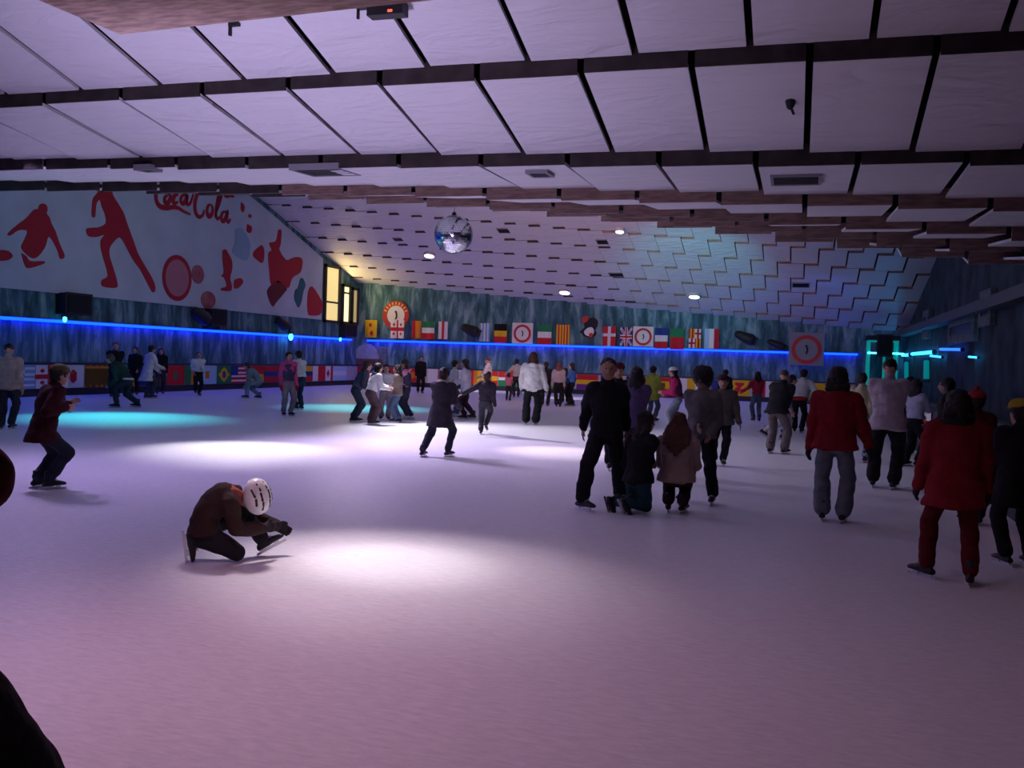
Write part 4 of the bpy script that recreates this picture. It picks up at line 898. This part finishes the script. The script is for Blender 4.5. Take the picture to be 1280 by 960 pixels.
P('balding man in black sweater and grey trousers leaning right while skating away', 970, 567, 1.55, face=25, top=(.018, .018, .022), legs=(.15, .13, .13), hair='cropped', haircol=(.10, .06, .05), wide=1.2, hips=(-.01, 0, .50), lean=(.055, .08), hem=.43, flare=1.25, hands=('belly', 'belly'), feet=((-.07, .0, 0), (.09, -.02, 0)))
P('skater in pale trousers stretching one leg back, mostly hidden behind balding man', 974, 550, 1.5, face=80, top=(.30, .22, .34), legs=(.50, .45, .48), hair='short', hips=(.0, 0, .47), lean=(.12, 0), feet=((.05, .0, 0), (-.25, -.05, .06)), fpitch=(0, 35), depth=.3)
P('person in white top and black shorts bending with elbow out, red band at waist', 999, 541, 1.57, face=10, top=(.70, .70, .70), legs=BLK, hair='short', trim=(.45, .03, .03), wide=1.12, hips=(-.02, 0, .50), lean=(.045, .09), hands=('belly', (.13, .08, .52)), J={'elbR': (.20, .02, .66)}, feet=((-.07, .04, 0), (.03, -.02, 0)))
P('person in pale yellow top and light blue jeans between red jacket and grey sweater', 1073, 578, 1.50, face=10, top=(.52, .47, .30), legs=(.28, .36, .48), hair='short', haircol=(.012, .01, .01), feet=((-.10, .0, 0), (.07, .04, 0)))
P('girl in white and pale blue top and black trousers right of the grey sweater man', 1141, 583, 1.42, face=40, top=(.45, .47, .58), legs=BLK, hair='long', haircol=(.02, .012, .012), hands=('fwdlow', 'fwd'), feet=((-.08, -.02, 0), (.05, .03, 0)))
P('dark haired figure in black half hidden behind grey sweater man', 1134, 568, 1.45, face=0, top=BLK, legs=BLK, hair='bob', haircol=(.01, .01, .01))
P('dark figure facing left above the red coat girl', 1180, 612, 1.48, face=280, top=(.02, .018, .022), legs=BLK, hair='long', haircol=(.012, .01, .01), skin=SKIN2, hands=('belly', 'belly'))
P('child in red hat and dark red jacket beside the dark boards', 1214, 655, 1.36, face=350, top=(.10, .012, .018), legs=BLK, hair='short', hat='pom', hatcol=(.38, .03, .04))
# ---- left side and far side
P('person in beige sweater and dark trousers at left end of the flag boards, back turned', 9, 537, 1.52, face=20, top=(.40, .33, .32), legs=(.03, .035, .05), hair='cropped', haircol=(.02, .012, .01), wide=1.15, hem=.44, feet=((-.06, 0, 0), (.04, .04, 0)))
P('dark figure standing by the boards, leftmost of the dark group under the blue light', 143, 497, 1.64, face=175, top=BLK, legs=BLK, hair='cropped', hands=('belly', 'belly'), wide=1.15)
P('dark figure second in the group under the blue light, behind bent skater', 168, 494, 1.52, face=200, top=(.012, .014, .018), legs=BLK, hair='short', hands=('pocket', 'pocket'))
P('figure in long white top bending forward beside the dark group', 185, 498, 1.62, face=60, top=(.62, .68, .70), legs=(.06, .07, .09), hair='short', haircol=(.02, .012, .01), hem=.58, hips=(-.02, 0, .5), lean=(.05, .05), hands=((.19, .02, .47), 'fwdlow'), feet=((-.03, .02, 0), (.06, -.02, 0)))
P('dark figure at right end of the group under the blue light, behind white top', 200, 493, 1.5, face=180, top=BLK, legs=NAVY, hair='long', haircol=(.01, .01, .01), depth=.15)
P('skater in dark green bent low to the left with pale waistband', 158, 510, 1.6, face=285, top=(.03, .06, .055), legs=(.035, .05, .06), hair='short', haircol=(.12, .06, .05), trim=(.62, .66, .68), hips=(.02, 0, .44), lean=(-.22, -.03), feet=((-.14, .0, 0), (.16, .02, .01)), hands=((-.25, -.05, .36), 'back'))
P('child in white t-shirt and black trousers in front of the green flags', 247, 495, 1.42, face=165, top=(.58, .66, .66), legs=BLK, hair='cropped', wide=1.25, hands=('hug', 'pocket'), sleeve=.5, feet=((.03, .0, 0), (-.05, .08, .05)))
P('skater in teal grey jacket and blue jeans crouching low by the boards', 318, 498, 1.5, face=282, top=(.16, .24, .28), legs=(.18, .30, .38), hair='short', haircol=(.04, .02, .02), hips=(.09, 0, .36), lean=(-.21, -.04), bend=.06, feet=((-.16, .0, 0), (.10, .0, 0)), hands=((-.20, -.05, .25), (-.16, .08, .26)))
P('girl in pink sleeves and navy waistcoat with grey trousers standing alone', 359, 520, 1.53, face=158, top=(.62, .07, .24), vest=(.06, .055, .13), legs=(.24, .21, .26), hair='short', haircol=(.02, .012, .012), gloves=(.40, .02, .04), hands=('down', 'down'), feet=((.05, .02, 0), (-.06, 0, 0)))
P('man in white top and dark trousers leaning left behind the pink sleeved girl', 373, 512, 1.60, face=320, top=(.74, .72, .74), legs=NAVY, hair='short', hips=(.02, 0, .5), lean=(-.03, .07), hands=('pocket', 'belly'), feet=((-.04, .0, 0), (.05, .03, 0)))
P('girl in navy top and dark jeans leaning into the huddle from the left', 448, 528, 1.46, face=78, top=(.05, .06, .10), legs=(.035, .045, .075), hair='long', haircol=BRH, hips=(-.06, 0, .49), lean=(.14, .02), hands=((.20, -.02, .50), (.18, -.08, .50)), feet=((-.09, .04, 0), (-.05, -.04, 0)), depth=.2)
P('girl in white top and brown trousers with black hair bending in the huddle', 466, 530, 1.38, face=60, top=(.70, .68, .70), legs=(.10, .06, .07), hair='long', haircol=(.015, .012, .012), hips=(-.05, 0, .5), lean=(.09, .03), hands=((.22, .05, .60), (.24, -.02, .57)), feet=((-.04, .03, 0), (-.0, -.03, 0)), flare=1.3, depth=-.15)
P('girl in white jacket and pale grey trousers facing the camera in the huddle', 481, 526, 1.30, face=178, top=(.72, .70, .74), legs=(.33, .28, .32), hair='long', haircol=BRH, flare=1.3, hands=('hug', 'belly'), feet=((.06, -.02, 0), (-.07, .02, 0)), depth=.25)
P('girl in mottled brown and grey jacket and blue jeans with headband in the huddle', 496, 527, 1.31, face=285, top=(.24, .18, .16), legs=(.08, .12, .22), hair='long', haircol=(.02, .012, .012), hat=None, wide=1.1, hem=.44, hands=((-.19, -.03, .55), 'fwdlow'), feet=((-.02, -.02, 0), (.04, .04, 0)), depth=-.3)
P('tallest girl of the huddle in pink hood and navy waistcoat with white skates', 507, 527, 1.46, face=285, top=(.66, .26, .40), vest=(.05, .04, .09), legs=(.04, .045, .075), boots=BOOTW, hair='short', haircol=BRH, hood=True, lean=(-.03, 0), hands=('hug', 'hug'), feet=((.03, .02, 0), (.09, -.02, 0)), hips=(.0, 0, .5), depth=.75)
P('dark figure alone by the back boards right of the huddle', 525, 492, 1.52, face=170, top=BLK, legs=BLK, hair='short')
P('woman in lilac white top with long dark hair facing left, black trousers', 583, 524, 1.52, face=282, top=(.58, .54, .66), legs=(.04, .022, .03), hair='long', haircol=(.03, .015, .015), hips=(-.02, 0, .50), lean=(-.015, 0), wide=1.15, hem=.44, hands=('hug', 'hug'), feet=((-.03, -.04, 0), (.11, .03, .01)))
P('person in white jacket and jeans face to face with the lilac top woman', 564, 522, 1.46, face=80, top=(.68, .67, .70), legs=JEAN, boots=BOOTW, hair='short', hands=('fwdlow', 'hug'), feet=((.05, .03, 0), (.10, -.03, 0)), hips=(.03, 0, .51), depth=.35)
P('person in sleeveless white top behind the arm stretching child', 609, 505, 1.54, face=285, top=(.74, .72, .72), legs=DK, hair='cropped', haircol=(.12, .05, .04), sleeve=.3, hands=('fwdlow', 'fwdlow'))
P('person in pale top with dark hair left of the white sweatshirt woman', 645, 497, 1.52, face=0, top=(.52, .50, .46), legs=DK, hair='short', hands=('out', 'down'))
P('small child in pink jacket holding on beside the pale top person', 635, 501, 1.0, face=20, top=(.60, .16, .26), legs=DK, hair='short', hands=('fwd', 'fwd'))
P('figure in black right behind the white sweatshirt woman', 681, 508, 1.47, face=10, top=BLK, legs=BLK, hair='short', wide=1.1, feet=((-.06, 0, 0), (.06, .0, 0)))
P('person in grey top and black leggings with reddish hair near the back boards', 697, 509, 1.46, face=5, top=(.34, .30, .32), legs=BLK, hair='long', haircol=(.14, .04, .04), wide=1.08, feet=((-.03, 0, 0), (.05, .02, 0)))
P('small dark child between grey top and blue top skaters', 706, 504, 1.25, face=0, top=(.02, .04, .03), legs=BLK, hair='short', depth=.3)
P('girl in bright blue top with black hair facing left near back boards', 714, 508, 1.46, face=290, top=(.05, .14, .42), legs=BLK, hair='long', haircol=(.012, .01, .01), hands=('fwdlow', 'down'), feet=((-.05, .0, 0), (.04, .02, 0)))
finish_people()
# ------------------------------------------------------------------ light
w = bpy.data.worlds.new('world'); sc.world = w; w.use_nodes = True
w.node_tree.nodes['Background'].inputs[0].default_value = (.5, .5, .9, 1); w.node_tree.nodes['Background'].inputs[1].default_value = .004
def spot(name, loc, target, col, power, ang, blend=.5, rad=.08):
    ld = bpy.data.lights.new(name, 'SPOT'); ld.color = col; ld.energy = power; ld.spot_size = math.radians(ang); ld.spot_blend = blend; ld.shadow_soft_size = rad
    o = bpy.data.objects.new(name, ld); C.objects.link(o); o.location = loc; o.rotation_euler = (V(target)-V(loc)).to_track_quat('-Z', 'Y').to_euler(); return o
def area(name, loc, target, col, power, sx, sy):
    ld = bpy.data.lights.new(name, 'AREA'); ld.shape = 'RECTANGLE'; ld.size = sx; ld.size_y = sy; ld.color = col; ld.energy = power
    o = bpy.data.objects.new(name, ld); C.objects.link(o); o.location = loc; o.rotation_euler = (V(target)-V(loc)).to_track_quat('-Z', 'Y').to_euler(); return o
def pool(name, x, y, off, z, col, power, ang, blend=.6, rad=.06):
    t = ground(x, y); return spot(name, t+V((off[0], off[1], z)), t, col, power, ang, blend, rad)
WHITE = (1, .90, .93); PINK = (1, .52, .76); LAV = (.72, .60, 1); CY_ = (.05, .75, .85)
# beams that make the pools on the ice
pool('spot_front', 470, 705, (-1.6, 1.2), 3.2, (1, .80, .88), 480, 50, 1, .25)
pool('spot_front_core', 490, 702, (-1.6, 1.2), 3.2, WHITE, 420, 26, 1, .15)
pool('spot_left', 300, 562, (-1.0, 1.5), 3.2, (1, .93, 1), 900, 56, 1)
pool('spot_cyan', 150, 522, (-1, 1), 4, CY_, 1100, 64, 1)
pool('spot_cyan_mid', 450, 510, (0, 1), 4.5, CY_, 1000, 60, 1)
pool('spot_mid', 700, 565, (-1, 1), 3, (1, .8, .9), 420, 44, 1)
pool('spot_group', 600, 540, (-3, 1), 3.4, (.9, .82, 1), 1500, 90, 1)
pool('spot_far', 610, 489, (-1.5, -2.5), 3.0, WHITE, 420, 60, 1)
pool('spot_far', 720, 498, (-1.5, -2.5), 3.0, WHITE, 420, 55, 1)
# wide coloured floods
pool('flood_pink', 500, 880, (-1.5, 0), 3.4, PINK, 180, 140, 1, .5)
pool('flood_lavender', 150, 590, (-1.5, 0), 3.8, (.62, .43, 1), 850, 130, 1, .4)
pool('flood_lavender', 540, 560, (-1.5, 0), 3.2, (.74, .56, 1), 720, 130, 1, .4)
pool('flood_blue', 850, 525, (-1, 2), 3.2, (.5, .5, 1), 50, 140, 1, .4)
# added unseen lights: fill for ceiling bounce, far colour patches and the mural
spot('ceiling_bounce_fill', (-4.6, 5.0, .5), (-4.4, 8.0, 4.1), (.68, .57, 1), 560, 100, 1, .3)
spot('ceiling_bounce_fill_cyan', (-15, 9, .6), (-12.5, 13, 4.4), (.15, .75, 1), 110, 90, 1, .3)
spot('far_ceiling_fill', (-7, 21, 4.9), (-9, 36, 6.6), (1, .58, .68), 3000, 90, 1, .3)
spot('far_ceiling_fill_cyan', (-3, 25, 2.5), (-4.2, 37.5, 5.2), (.05, .72, .85), 2700, 34, 1, .3)
spot('far_ceiling_fill_blue', (1.0, 36, 3.2), (.5, 40, 4.0), (.05, .15, 1), 60, 100, 1, .3)
spot('mural_fill', (-11, 23, 5.6), (-21, 27, 5), (.8, .75, .85), 220, 100, 1, .3)
# warm light coming in through the corner windows
area('window_light', (XL+.35, (a0.y+b1.y)/2, (a0.z+a1.z)/2+.2), (XL+8, YB-2, 6.0), (1, .72, .25), 60, 3.0, 2.0)
